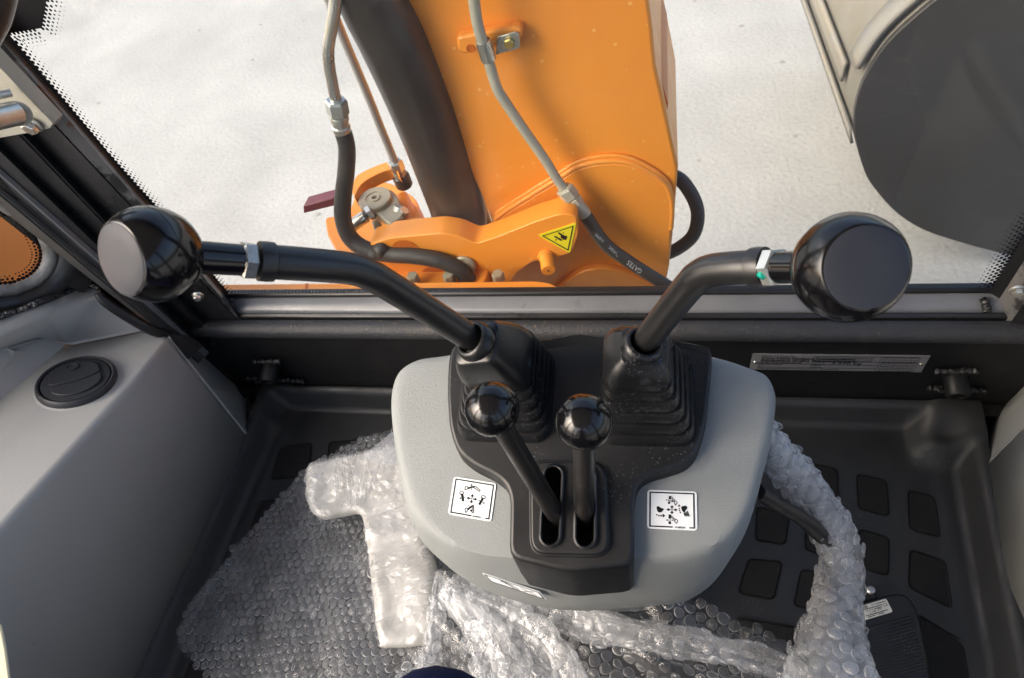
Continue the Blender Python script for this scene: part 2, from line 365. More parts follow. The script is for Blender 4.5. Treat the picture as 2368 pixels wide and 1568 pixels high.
def bucket_marks():
    nt = M['bucket_dark'].node_tree; N = nt.nodes; L = nt.links; b = N['Principled BSDF']; src = b.inputs['Base Color'].links[0].from_socket
    tc = N.new('ShaderNodeTexCoord'); mp = N.new('ShaderNodeMapping'); mp.inputs['Rotation'].default_value = (0, .6, 0); mp.inputs['Scale'].default_value = (2.5, 1, 26)
    L.new(tc.outputs['Object'], mp.inputs['Vector'])
    n = N.new('ShaderNodeTexNoise'); n.inputs['Scale'].default_value = 5; n.inputs['Detail'].default_value = 6; L.new(mp.outputs[0], n.inputs['Vector'])
    r = N.new('ShaderNodeValToRGB'); r.color_ramp.elements[0].position = .60; r.color_ramp.elements[0].color = (0, 0, 0, 1); r.color_ramp.elements[1].position = .74; r.color_ramp.elements[1].color = (.5, .5, .5, 1); L.new(n.outputs[0], r.inputs[0])
    v = N.new('ShaderNodeTexVoronoi'); v.inputs['Scale'].default_value = 45; L.new(tc.outputs['Object'], v.inputs['Vector'])
    r2 = N.new('ShaderNodeValToRGB'); r2.color_ramp.elements[0].position = .05; r2.color_ramp.elements[0].color = (.8, .8, .8, 1); r2.color_ramp.elements[1].position = .12; r2.color_ramp.elements[1].color = (0, 0, 0, 1); L.new(v.outputs[0], r2.inputs[0])
    ad = N.new('ShaderNodeMath'); ad.operation = 'ADD'; ad.use_clamp = True; L.new(r.outputs[0], ad.inputs[0]); L.new(r2.outputs[0], ad.inputs[1])
    mx = N.new('ShaderNodeMix'); mx.data_type = 'RGBA'; L.new(ad.outputs[0], mx.inputs[0]); L.new(src, mx.inputs[6]); mx.inputs[7].default_value = (.075, .07, .06, 1)
    L.new(mx.outputs[2], b.inputs['Base Color'])
bucket_marks()

def specks(name, color, scale=120, size=.10, amount=.5, clump=6, thr=.5):
    """dust grains, flecks or drops: small voronoi dots, only where a broad noise lets them gather"""
    nt = M[name].node_tree; N = nt.nodes; L = nt.links; b = N['Principled BSDF']; inp = b.inputs['Base Color']
    tc = N.new('ShaderNodeTexCoord'); v = N.new('ShaderNodeTexVoronoi'); v.inputs['Scale'].default_value = scale; v.inputs['Randomness'].default_value = 1; L.new(tc.outputs['Object'], v.inputs['Vector'])
    r = N.new('ShaderNodeMapRange'); r.inputs[1].default_value = size; r.inputs[2].default_value = size * 1.5; r.inputs[3].default_value = amount; r.inputs[4].default_value = 0; L.new(v.outputs['Distance'], r.inputs[0])
    n = N.new('ShaderNodeTexNoise'); n.inputs['Scale'].default_value = clump; n.inputs['Detail'].default_value = 5; L.new(tc.outputs['Object'], n.inputs['Vector'])
    r2 = N.new('ShaderNodeMapRange'); r2.inputs[1].default_value = thr; r2.inputs[2].default_value = thr + .12; L.new(n.outputs[0], r2.inputs[0])
    m = N.new('ShaderNodeMath'); m.operation = 'MULTIPLY'; L.new(r.outputs[0], m.inputs[0]); L.new(r2.outputs[0], m.inputs[1])
    mx = N.new('ShaderNodeMix'); mx.data_type = 'RGBA'; L.new(m.outputs[0], mx.inputs[0]); mx.inputs[7].default_value = (*color, 1)
    if inp.links: L.new(inp.links[0].from_socket, mx.inputs[6])
    else: mx.inputs[6].default_value = inp.default_value
    L.new(mx.outputs[2], inp)
specks('rubber', (.14, .15, .18), 230, .16, .55, 16, .52)
specks('rubber_boot', (.16, .17, .19), 260, .16, .6, 14, .50)
specks('rubber_boot', (.10, .11, .13), 60, .30, .5, 24, .60)
specks('mat_rubber', (.10, .095, .08), 150, .14, .6, 9, .52)
specks('tile_rubber', (.10, .085, .06), 200, .16, .5, 12, .55)
specks('wall_black', (.06, .055, .045), 120, .14, .6, 8, .52)
specks('orange', (.95, .55, .18), 42, .10, .6, 5, .42)
specks('grey_plastic', (.12, .125, .125), 70, .05, .6, 5, .45)
specks('side_grey', (.10, .10, .10), 45, .05, .6, 4, .50)
specks('foam_lip', (.16, .12, .07), 110, .18, .6, 10, .52)
specks('lever_paint', (.05, .05, .055), 260, .14, .6, 16, .50)
mat('pipe_grey', (.36, .365, .36), .38, metal=.1, bump=.1, bscale=90, rvar=.08)

# ================================================================ the ground
GZ = -1.0
g = mk('ground', [V((-80, -80, GZ)), V((80, -80, GZ)), V((80, 80, GZ)), V((-80, 80, GZ))], [(0, 1, 2, 3)], 'concrete')
tag(g, 'pale worn concrete yard behind the cab window', 'ground', kind='structure')

# ================================================================ the cab
GY = .785                                     # plane of the rear pane
cab = thing('digger_cab', (-.2, .3, 0), 'black digger cab with rear window, sill, corner posts and roof', 'cab')
# rear wall under the window
def yz_bar(name, prof, x0, x1, matn, parent=cab, **k):
    return loft(name, [[V((x0, y, z)) for y, z in prof], [V((x1, y, z)) for y, z in prof]], matn, parent, **k)
XL, XR = -1.02, .70
yz_bar('rear_wall', [(.722, -.06), (.722, .246), (.80, .246), (.80, -.06)], XL, XR, 'wall_black')
yz_bar('sill_lip', [(.712, .236), (.709, .246), (.713, .256), (.724, .263), (.738, .262), (.744, .254), (.744, .246), (.72, .2365)], XL, XR, 'foam_lip', smooth=True, angle=60)
yz_bar('sill_groove', [(.7445, .2475), (.7445, .262), (.752, .266), (.752, .2475)], XL, XR, 'black_paint', bevel=.002)
yz_bar('window_sill', [(.7525, .247), (.7525, .268), (.757, .2735), (.777, .2815), (.799, .2815), (.799, .247)], -.86, .56, 'sheen_grey', bevel=.002)
yz_bar('pane_gasket', [(.7775, .2822), (.7775, .288), (.781, .2915), (.7935, .2915), (.7935, .2822)], -.85, .545, 'seal_rubber', bevel=.002)
yz_bar('wall_ledge', [(.70, .020), (.70, .032), (.7215, .040), (.7215, .020)], XL, XR, 'wall_black', bevel=.002)

# rear pane and its printed border
pane_poly = [V((-.852, GY, .279)), V((.535, GY, .279)), V((.535, GY, 1.5)), V((-.90, GY, 1.5))]
prism('window_pane', pane_poly, (0, .005, 0), 'glass', cab)
def dots(name, edge, inn, parent, y=GY - .0012, pitch=.0074, rows=5, r0=.0036, r1=.0010, wave=True, nrm=None, thin=None):
    """printed dots on the glass: edge = polyline, inn = direction into the clear pane"""
    vs, fs = [], []
    def dot(c, r, u, w):
        b = len(vs)
        for k in range(8):
            a = 2 * math.pi * k / 8; vs.append(c + u * (r * math.cos(a)) + w * (r * math.sin(a)))
        fs.append(tuple(range(b, b + 8)))
    for i in range(len(edge) - 1):
        p, q = edge[i], edge[i + 1]; t = (q - p); L = t.length; t.normalize()
        n = V(inn[i] if isinstance(inn[0], (list, tuple, Vector)) else inn); n = (n - t * n.dot(t)).normalized()
        for row in range(rows):
            r = lerp(r0, r1, row / (rows - 1)); m = int(L / pitch)
            for k in range(m):
                c = p + t * ((k + (.5 if row % 2 else 0)) * pitch) + n * ((row + .2) * pitch * .74)
                dot(c, r, t, n)
    me = bpy.data.meshes.new(name); me.from_pydata([tuple(v) for v in vs], [], fs)
    return tag(fin(name, me, 'frit', parent), kind='stuff')
gl = [PY(530, 680, GY - .0012), PY(362, 478, GY - .0012), PY(242, 345, GY - .0012), PY(20, 78, GY - .0012)]
gr = [PY(2281, 688, GY - .0012), PY(2375, 535, GY - .0012)]
gr.append(gr[0] + (gr[1] - gr[0]) * 7)
gb = [PY(520, 684, GY - .0012), PY(2292, 686, GY - .0012)]
dots('pane_dots', gb, (0, 0, 1), cab, rows=4)
dots('pane_dots', gl, (1, 0, 0), cab, rows=4, pitch=.0076, r0=.0027, r1=.0006)
dots('pane_dots', gr, (-1, 0, 0), cab, rows=5, pitch=.0078)
yq = GY - .0012
cp = [PY(22, 77, yq), PY(97, 65, yq), PY(108, 0, yq), PY(122, -90, yq), PY(-140, -90, yq), PY(-90, 60, yq), PY(0, 90, yq)]
polys('pane_border', [cp], 'frit', cab)
dots('pane_dots', [cp[0], cp[1]], (0, 0, -1), cab, rows=5, pitch=.0070, r0=.0025, r1=.0005)
dots('pane_dots', [cp[1], cp[2], cp[3]], (1, 0, 0), cab, rows=5, pitch=.0070, r0=.0025, r1=.0005)
# solid border behind gasket and posts
def strip_in(name, a, b, off, matn):
    return polys(name, [[a, b, b + off, a + off]], matn, cab)
for A, off in ((gb, V((0, 0, -.012))), (gl, V((-.02, 0, 0))), (gr, V((.02, 0, 0)))):
    for i in range(len(A) - 1): strip_in('pane_border', A[i] + off * .0, A[i + 1], off, 'frit')

# left corner post: its folds run from floor to roof
def fold(p0, y0, p1, y1, ztop=1.62, zbot=.20):
    a = PY(*p0, y0); b = PY(*p1, y1); d = (b - a)
    t1 = (ztop - a.z) / d.z; t0 = (zbot - a.z) / d.z
    return a + d * t0, a + d * t1
FL = [fold((530, 684), .7795, (20, 79), .7795), fold((533, 702), .770, (0, 84), .770), fold((505, 690), .742, (0, 152), .742),
      fold((478, 748), .741, (0, 238), .741), fold((466, 752), .722, (0, 262), .722), fold((446, 762), .722, (0, 330), .722),
      fold((440, 780), .700, (0, 392), .700), fold((434, 789), .690, (60, 460), .690),
      fold((405, 778), .684, (30, 460), .684), fold((396, 782), .676, (20, 465), .676), fold((380, 772), .680, (0, 476), .680), fold((350, 770), .73, (0, 500), .73)]
def post_face(name, i, j, matn, **k):
    a, b = FL[i], FL[j]
    return mk(name, [a[0], b[0], b[1], a[1]], [(0, 1, 2, 3)], matn, cab, solid=.003, **k)
post_face('post_seal', 0, 1, 'seal_rubber')
post_face('corner_post', 1, 2, 'worn_post')
post_face('corner_post', 2, 3, 'black_paint')
post_face('post_channel', 3, 4, 'black_paint'); post_face('post_channel', 4, 5, 'black_paint'); post_face('post_channel', 5, 6, 'black_paint')
post_face('post_channel', 6, 7, 'sheen_grey')  # paler strip: a reflected line of light painted along the channel
post_face('post_trim', 7, 8, 'strip_rubber'); post_face('post_trim', 8, 9, 'strip_rubber'); post_face('post_trim', 9, 10, 'strip_rubber'); post_face('post_trim', 10, 11, 'hole_black')
# right corner post
def vbar(name, pts, matn, z0=.2, z1=1.62, **k):
    vs = [V((x, y, z0)) for x, y in pts] + [V((x, y, z1)) for x, y in pts]; n = len(pts)
    return mk(name, vs, [(i, i + 1, i + 1 + n, i + n) for i in range(n - 1)], matn, cab, solid=.003, **k)
vbar('post_seal', [(.5285, .7795), (.542, .770)], 'seal_rubber')
vbar('corner_post', [(.542, .770), (.556, .738)], 'worn_post')
vbar('corner_post', [(.556, .738), (.60, .722), (.66, .70)], 'black_paint')
vbar('post_trim', [(.66, .70), (.70, .64)], 'strip_rubber')
# welds where sill meets posts, bolts in the posts
def blob(name, c, r, matn, parent, sc3=(1, 1, 1), seed=0, rough=.35, sub=3):
    bm = bmesh.new(); bmesh.ops.create_icosphere(bm, subdivisions=sub, radius=1)
    for v in bm.verts:
        k = 1 + rough * noise.noise(v.co * 1.7 + V((seed * 3.1, 0, seed)))
        v.co = V(c) + V((v.co.x * r * sc3[0], v.co.y * r * sc3[1], v.co.z * r * sc3[2])) * k
    me = bpy.data.meshes.new(name); bm.to_mesh(me); bm.free()
    return fin(name, me, matn, parent, smooth=True, angle=180)
def weld_bead(name, a, b, r, parent, n=7, seed=1, matn='weld'):
    rnd = random.Random(seed); pts = [lerp(a, b, i / (n * 3)) + V((rnd.uniform(-1, 1), rnd.uniform(-1, 1), rnd.uniform(-1, 1))) * r * .18 for i in range(n * 3 + 1)]
    rad = [r * (.75 + .35 * abs(math.sin(i * math.pi / 3)) + rnd.uniform(-.1, .1)) for i in range(len(pts))]
    vs, fs = tube_data(pts, rad, 10); return mk(name, vs, fs, matn, parent, smooth=True, angle=180)
weld_bead('weld', PY(2276, 690, .765), PY(2284, 722, .748), .006, cab, 5, 3)
weld_bead('weld', PY(534, 690, .768), PY(543, 724, .75), .005, cab, 5, 4)
for (x, y), yy in (((458, 682), .72), ((2352, 668), .72)):
    c = PY(x, y, yy); ax = V((0, -1, -.1)) if x > 1000 else V((.25, -1, -.1))
    b = lathe('washer', c, ax, [(.0095, 0), (.0105, .001), (.0105, .003), (.0095, .004)], 'zinc', cab)
    hexnut('bolt_head', c + ax.normalized() * .004, ax, .0075, .007, 'zinc', cab)

# weld bosses on the rear wall
for (x, y), s in (((2206, 860), 1), ((630, 838), 2)):
    c = PY(x, y, .721); c2 = c + V((0, -.040, -.012))
    lathe('boss', c, V((0, -1, -.25)), [(.017, 0), (.0185, .004), (.0185, .042), (.017, .045), (.011, .045), (.010, .03), (0, .03)], 'wall_black', cab)
    weld_bead('weld', c + V((-.035, -.008, .012)), c + V((.03, -.008, .015)), .006, cab, 7, s)
    weld_bead('weld', PY(x - 60, y + 36, .715), PY(x + 75, y + 44, .715), .006, cab, 12, s + 5)
    weld_bead('weld', PY(x - 40, y + 44, .708), PY(x + 40, y + 40, .708), .005, cab, 9, s + 9)

# roof, front frame and far posts (behind and above the camera; they shade the room and mirror in the knobs)
loft('roof', [rrect(V((-.2, -.10, 1.63)), V((1, 0, 0)), V((0, 1, 0)), .82, .92, .12), rrect(V((-.2, -.10, 1.70)), V((1, 0, 0)), V((0, 1, 0)), .84, .94, .13)], 'roof_lining', cab, bevel=.01)
for x0, y0, x1, y1 in ((-1.06, -.30, -.99, -.22), (.60, -.30, .67, -.22), (-.98, -1.02, -.90, -.94), (.52, -1.02, .60, -.94)):
    prism('roof_post', [V((x0, y0, 0)), V((x1, y0, 0)), V((x1, y1, 0)), V((x0, y1, 0))], (0, 0, 1.629), 'black_paint', cab, bevel=.01)
prism('front_wall', [V((-.98, -1.0, -.06)), V((.60, -1.0, -.06)), V((.60, -.97, -.06)), V((-.98, -.97, -.06))], (0, 0, .36), 'side_grey', cab)
prism('floor_plate', [V((-1.119, -1.0, -.055)), V((.699, -1.0, -.055)), V((.699, .72, -.055)), V((-1.119, .72, -.055))], (0, 0, .045), 'wall_black', cab)
prism('side_wall', [V((.70, -1.0, -.06)), V((.73, -1.0, -.06)), V((.73, .72, -.06)), V((.70, .72, -.06))], (0, 0, .50), 'side_grey', cab)
prism('side_wall', [V((-1.15, -1.0, -.06)), V((-1.12, -1.0, -.06)), V((-1.12, .50, -.06)), V((-1.15, .50, -.06))], (0, 0, .42), 'side_grey', cab)
yz_bar('window_header', [(.70, 1.50), (.70, 1.629), (.80, 1.629), (.80, 1.50)], -1.0, .68, 'black_paint', bevel=.005)

# ---- left quarter: slanted wall with its small side window
Q0 = V((-1.075, .56, 0)); QD = V((.64, .768, 0)).normalized(); QN = V((.768, -.64, 0)).normalized()
def PQ(px, py, o=0.0): return PP(px, py, Q0 - QN * o, QN)
vis = [(0, 655), (38, 648), (66, 636), (86, 617), (95, 592), (91, 568), (74, 533), (44, 505), (0, 488)]
qi = [PQ(x, y, .03) for x, y in vis]
qb = Q0 - QN * .03
def qp(s_, z): return V((qb.x + QD.x * s_, qb.y + QD.y * s_, z))
s_last = (qi[-1] - qb).dot(QD); s_0 = (qi[0] - qb).dot(QD)
qi += [qp(s_last - .012, .74), qp(s_last - .03, .95), qp(s_last - .05, 1.3), qp(s_last - .08, 1.42), qp(s_last - .14, 1.45), qp(s_last - .20, 1.42), qp(s_last - .235, 1.35), qp(s_last - .24, .9), qp(s_last - .235, .68), qp(s_last - .20, .61)]
qc = sum(qi, V()) / len(qi)
def qoff(d, o):                                # the same outline widened by d
    out = []
    m = len(qi)
    for i in range(m):
        t = (qi[(i + 1) % m] - qi[i - 1]).normalized(); n = t.cross(QN); n = n if n.dot(qi[i] - qc) > 0 else -n
        out.append(qi[i] + n * d + QN * o)
    return cat_closed(out, 4)
prism('quarter_pane', cat_closed(qi, 4), -QN * .004, 'glass', cab)
loft('quarter_seal', [qoff(.001, .004), qoff(.006, .012), qoff(.014, .014), qoff(.021, .010), qoff(.022, .0)], 'white_seal' if 'white_seal' in M else 'sheen_grey', cab, cap0=False, cap1=False, smooth=True, angle=70)
loft('quarter_frame', [qoff(.021, .009), qoff(.030, .020), qoff(.048, .022), qoff(.052, .012), qoff(.085, .012)], 'black_paint', cab, cap0=False, cap1=False, smooth=True, angle=50)
qe = [p - QN * .001 + QN * .003 for p in cat_closed(qi, 6)]
vs, fs = [], []
acc = 0.0; row_i = 0
for i in range(len(qe)):
    p, q = qe[i], qe[(i + 1) % len(qe)]
    if p.z > 1.0 or (p - qi[4]).length > .3: continue
    L = (q - p).length; t = (q - p).normalized(); n = t.cross(QN); n = -n if n.dot(p - qc) > 0 else n
    while acc < L:
        for row, r in enumerate((.0036, .0022, .0013)):
            c = p + t * (acc + (.0035 if row % 2 else 0)) + n * (row * .0062 + .001)
            b = len(vs); vs += [c + t * (r * math.cos(k * math.pi / 4)) + n * (r * math.sin(k * math.pi / 4)) for k in range(8)]; fs.append(tuple(range(b, b + 8)))
        acc += .0068
    acc -= L
me = bpy.data.meshes.new('pane_dots'); me.from_pydata([tuple(v) for v in vs], [], fs); tag(fin('pane_dots', me, 'frit', cab), kind='stuff')

# orange fender seen through that window
fen = thing('rear_fender', (-1.6, .9, .2), 'orange rear fender seen through the small left quarter window', 'fender')
fr_ = []
for i in range(13):
    a = math.radians(58 + 62 * i / 12); fr_.append([V((x, .55 + .85 * math.cos(a), -.17 + .85 * math.sin(a))) for x in (-2.7, -2.2, -1.3, -1.22)])
loft('fender_skin', fr_, 'orange', fen, closed=False, smooth=True, solid=.006)
prism('fender_side', [V((-1.22, .45, -.2)), V((-1.22, .98, -.2)), V((-1.22, .98, .56)), V((-1.22, .45, .67))], (-.006, 0, 0), 'orange', fen)

# ================================================================ left side panel of grey plastic with an air vent
sp = thing('side_panel', (-.95, .4, 0), 'grey plastic side panel with round black air vent left of the levers', 'panel')
VN = V((.20, .26, .94)).normalized(); VP_ = PZ(177, 884, .378)
def PV(px, py, h=0.0): return PP(px, py, VP_ + VN * h, VN)
C = [PV(388, 780), PV(324, 863), PV(238, 962), PV(120, 1094), PV(0, 1227), PV(-140, 1382), PV(-330, 1590)]
B = [PZ(569, 1007, .045), PZ(548, 1066, .045), PZ(500, 1165, .045), PZ(440, 1298, .045), PZ(378, 1430, .045), PZ(315, 1568, .045), PZ(240, 1720, .045)]
T = [PV(328, 760), PV(240, 778), PV(152, 794), PV(88, 850), PV(0, 925), PV(-140, 1040), PV(-330, 1200)]
def row(P, n=6): return cat_open(P, n)
rows = [row(T), [lerp(a, b, .4) for a, b in zip(row(T), row(C))], [lerp(a, b, .93) for a, b in zip(row(T), row(C))],
        [lerp(lerp(a, b, .985), c, .004) for a, b, c in zip(row(T), row(C), row(B))],
        [lerp(b, c, .03) for b, c in zip(row(C), row(B))], [lerp(b, c, .10) for b, c in zip(row(C), row(B))], row(B)]
loft('panel_body', rows, 'side_grey', sp, closed=False, smooth=True, angle=80, solid=.004)
# end face towards the rear wall
e0, e1 = C[0], B[0]
mk('panel_end', [e0, lerp(e0, e1, .5), e1, PY(572, 920, .7195), PY(500, 860, .7195), PY(436, 800, .7195), PY(398, 768, .7195)], [(0, 1, 2, 3, 4, 5, 6)], 'side_grey', sp, solid=.004)
# upper wall of the panel and the shelf under the quarter window
S2 = [PV(352, 757, .002), PV(328, 761, .002), PV(152, 795, .002), PV(88, 782, .020), PV(13, 803, .036)]
S1 = [PZ(245, 697, S2[0].z + .075), PZ(220, 688, S2[0].z + .085), PZ(110, 731, .462), PZ(0, 775, .485), PZ(-200, 857, .52)]
S0 = [PZ(232, 672, S1[0].z + .012), PZ(200, 664, S1[1].z + .012), PZ(100, 702, S1[2].z + .014), PZ(0, 740, S1[3].z + .014), PZ(-200, 820, S1[4].z + .014)]
loft('panel_wall', [S0, [lerp(a, b, .9) for a, b in zip(S0, S1)], [lerp(a, b, .04) for a, b in zip(S1, S2)], [lerp(a, b, .97) for a, b in zip(S1, S2)], [p + V((.012, 0, -.004)) for p in S2]], 'side_grey', sp, closed=False, smooth=True, angle=70, solid=.003)
# raised shoulder behind the vent
K1 = [PV(152, 795, .001), PV(88, 782, .022), PV(13, 803, .038)]
sh = [K1[0], K1[1], PV(58, 812, .022), PV(0, 862, .022), PV(-140, 990, .024), PV(-300, 1160, .024), PV(-320, 1205, -.004), PV(-132, 1045, -.004), PV(8, 930, -.004), PV(96, 856, -.004)]
mk('panel_shoulder', sh, [(0, 1, 2, 9), (2, 3, 8, 9), (3, 4, 7, 8), (4, 5, 6, 7)], 'side_grey', sp, smooth=True, angle=30)
mk('panel_shoulder', [K1[1], K1[2], PV(34, 812, .034), PV(30, 826, .028), PV(0, 862, .023), PV(58, 812, .023)], [(0, 1, 2, 3, 4, 5)], 'side_grey', sp)
mk('panel_shoulder', [PV(34, 812, .033), PV(13, 803, .039), PV(-200, 890, .05), PV(-240, 1010, .03), PV(0, 862, .022), PV(30, 826, .027)], [(0, 1, 2, 3, 4, 5)], 'side_grey', sp)
tube('panel_tape', [S0[0] + V((0, 0, .004)), S0[1] + V((0, 0, .006)), lerp(S0[1], S0[2], .5) + V((0, 0, .004)), S0[2] + V((0, 0, .005)), lerp(S0[2], S0[3], .5) + V((0, 0, .004)), S0[3] + V((0, 0, .006)), lerp(S0[3], S0[4], .4) + V((0, 0, .004))], [.004, .006, .0045, .006, .0045, .006, .005], 'wrap_black' if 'wrap_black' in M else 'seal_rubber', sp)
# trim gap between panel and post
tube('panel_gasket', [PY(226, 678, .650), PY(246, 700, .645), PY(300, 735, .645), PY(352, 764, .648), PY(396, 778, .665), PY(424, 810, .69), PY(450, 850, .705), PY(470, 850, .71)], [.006, .009, .010, .010, .009, .010, .012, .010], 'seal_rubber', sp)
mk('panel_gasket', [PZ(388, 772, .33), PZ(432, 775, .30), PZ(470, 800, .26), PZ(436, 830, .27)], [(0, 1, 2, 3)], 'seal_rubber', sp, solid=.004)
prism('panel_backing', [V((-1.14, .733, -.05)), V((-.90, .733, -.05)), V((-.90, .733, .405)), V((-1.14, .733, .405))], (0, .01, 0), 'wall_black', sp)
# air vent
vc = PV(178, 883, .004); vu = (PV(262, 858, .004) - vc).normalized(); vw = VN.cross(vu)
R = .0600
lathe('vent_collar', vc - VN * .006, VN, [(R * 1.26, -.006), (R * 1.16, .000), (R * 1.06, .003), (R * 1.0, .0035)], 'side_grey', sp, seg=48, angle=80)
ring = lathe('vent_ring', vc, VN, [(R * 1.03, -.008), (R * 1.03, .002), (R * 1.0, .007), (R * .965, .0085), (R * .92, .0075), (R * .905, .004), (R * .90, -.003), (R * .2, -.003)], 'vent_black', sp, seg=48, angle=50)
lathe('vent_bezel', vc, VN, [(R * .885, -.006), (R * .885, .004), (R * .86, .0065), (R * .6, .0080), (R * .3, .0085), (0, .0085)], 'vent_black', sp, seg=48, angle=50)
def flap(name, pts, zz):
    poly = [vc + vu * (x * R) + vw * (y * R) + VN * zz for x, y in pts]
    return prism(name, poly, VN * .0045, 'vent_black', ring, bevel=.0012, seg=2)
def flap_pts(y0, y1, side, curve):
    pts = []
    for k in range(11):
        x = lerp(-.64, .64, k / 10); pts.append((x, y0 + curve * (1 - (x / .64) ** 2)))
    for k in range(11):
        x = lerp(.64, -.64, k / 10); pts.append((x * .98, y1 + side * (1 - (x / .64) ** 2) ** .7))
    return pts
flap('vent_flap', flap_pts(-.02, .30, .42, -.12), .0065)
flap('vent_flap', flap_pts(-.06, -.34, -.36, -.12)[::-1], .0060)
lathe('vent_thumb', vc + vw * (R * .48) + VN * .0110, VN, [(R * .17, 0), (R * .17, .0018), (R * .13, .0018), (R * .12, .0008), (0, .0006)], 'vent_black', ring, seg=24)

# right side panel, pale, at the frame's edge
rp = thing('trim_panel', (.58, .45, 0), 'pale grey trim panel at the right edge beside the floor mat', 'panel')
a0, a1, a2, a3 = PZ(2290, 1076, .045), PZ(2322, 1283, .045), PZ(2342, 1366, .045), PZ(2400, 1500, .045)
up = [p + V((.012, 0, .36)) for p in (a0, a1, a2, a3)]
mk('panel_face', [a0, a1, a2, a3] + up, [(0, 1, 5, 4), (1, 2, 6, 5), (2, 3, 7, 6)], 'white_grey', rp, smooth=True, angle=80, solid=.004)
mk('panel_end', [PY(2298, 971, .7195), a0, up[0], PY(2298, 971, .7195) + V((.03, 0, .36))], [(0, 1, 2, 3)], 'side_grey', rp, solid=.004)
prism('panel_top', [up[0], up[3], up[3] + V((.14, 0, 0)), up[0] + V((.14, 0, 0))], (0, 0, .03), 'white_grey', rp, bevel=.012)
blob('scuff', PX(2349, 1228, a1.x + .0035), .003, 'ink', rp, (.2, 1, 3), 4)

# zinc bracket with strut on the left post
br = thing('strut_bracket', PY(60, 260, .70), 'zinc plated bracket with bolt and strut end on the left post', 'bracket')
prism('plate', [PY(x, y, .700) for x, y in ((-60, 92), (0, 156), (123, 285), (117, 297), (60, 309), (-60, 330))], (.004, .02, 0), 'zinc_dull', br, bevel=.001)
c = PY(36, 262, .685)
tube('strut', [PY(36, 262, .672), PY(-90, 290, .60)], .0155, 'zinc', br, seg=28)
lathe('strut_cap', PY(42, 262, .676), V((.5, -.75, .1)), [(.0165, 0), (.0165, .004), (.015, .005), (0, .005)], 'zinc_dull', br)
tube('rod', [PY(26, 214, .69), PY(-60, 228, .66)], [.006, .006], 'zinc', br)
wc = PY(76, 286, .6985)
lathe('washer', wc, V((-.1, -1, -.2)), [(.013, 0), (.0135, .001), (.0135, .003), (.012, .004)], 'zinc', br)
hexnut('bolt_head', wc + V((-.1, -1, -.2)).normalized() * .004, V((-.1, -1, -.2)), .0105, .009, 'zinc', br)
# dark grab handle in the top left corner
gh = tube('grab_handle', [PD(-120, 150, .55), PD(-62, 20, .55), PD(-30, -90, .55), PD(40, -200, .55)], [.022, .026, .026, .022], 'seal_rubber', None, seg=24)
tag(gh, 'black rounded grab handle cut off by the top left corner', 'handle')
st = loft('loose_strap', [[PD(-70, 1440, .42), PD(-2, 1448, .42)], [PD(-70, 1510, .42), PD(9, 1500, .42)], [PD(-70, 1600, .42), PD(22, 1600, .42)]], 'strap', None, closed=False, solid=.002)
tag(st, 'pale strap edge showing at the bottom left corner', 'strap')

# ================================================================ rubber floor mat
fm = thing('floor_mat', (-.15, .3, 0), 'black moulded rubber floor mat with raised rim and tread tiles', 'floor mat')
xl = lambda y: lerp(-.888, -.864, (y - .1) / .5)
xr = lambda y: lerp(.548, .572, (y - .34) / .27)
def mat_h(x, y):
    de = min(x - xl(y), xr(y) - x); db = .718 - y
    z = .050 * (1 - sstep(.012, .050, de))
    z = max(z, .052 * (1 - sstep(.010, .030, db)))
    def corner(sx):                       # moulded pocket in each rear corner
        ex = (x - .455) / .05 if sx > 0 else (-.80 - x) / .05
        ey = (y - .60) / .05
        a = sstep(0, 1, ex) * sstep(0, 1, ey)
        cx = .515 if sx > 0 else -.80
        bowl = .030 * math.exp(-((x - cx) / .034) ** 2 - ((y - .655) / .030) ** 2)
        return .056 * a - bowl * a
    z = max(z, corner(1), corner(-1))
    z += .004 * sstep(.02, .06, de) * (1 - sstep(.06, .09, de))
    return z
nx, ny = 190, 110; rows = []
for j in range(ny + 1):
    y = lerp(-.15, .7175, j / ny); rows.append([V((lerp(xl(y) + .001, xr(y) - .001, i / nx), y, 0)) for i in range(nx + 1)])
for r_ in rows:
    for p in r_: p.z = mat_h(p.x, p.y)
loft('mat_sheet', rows, 'mat_rubber', fm, closed=False, smooth=True, angle=180)
TILES = [[(1862, 1068), (1937, 1082), (1942, 1168), (1868, 1146)], [(1980, 1094), (2051, 1109), (2058, 1195), (1985, 1176)], [(2099, 1131), (2163, 1148), (2176, 1244), (2103, 1223)],
         [(1750, 1169), (1828, 1191), (1817, 1260), (1746, 1249)], [(1862, 1210), (1935, 1232), (1934, 1292), (1862, 1272)], [(1985, 1221), (2058, 1242), (2056, 1333), (1985, 1309)],
         [(2103, 1268), (2187, 1296), (2204, 1408), (2101, 1358)], [(1731, 1290), (1811, 1298), (1791, 1388), (1705, 1371)], [(1852, 1315), (1922, 1326), (1905, 1416), (1834, 1401)],
         [(2122, 1418), (2230, 1483), (2290, 1640), (2140, 1640)], [(1700, 1425), (1850, 1450), (1836, 1540), (1690, 1530)],
         [(641, 1034), (721, 1023), (715, 1101), (620, 1110)], [(760, 1021), (850, 1014), (842, 1090), (752, 1100)], [(598, 1159), (690, 1150), (680, 1230), (560, 1250)],
         [(428, 1510), (520, 1500), (500, 1600), (410, 1600)], [(870, 1010), (905, 1008), (905, 1080), (868, 1084)], [(1870, 985), (1930, 990), (1935, 1040), (1868, 1030)]]
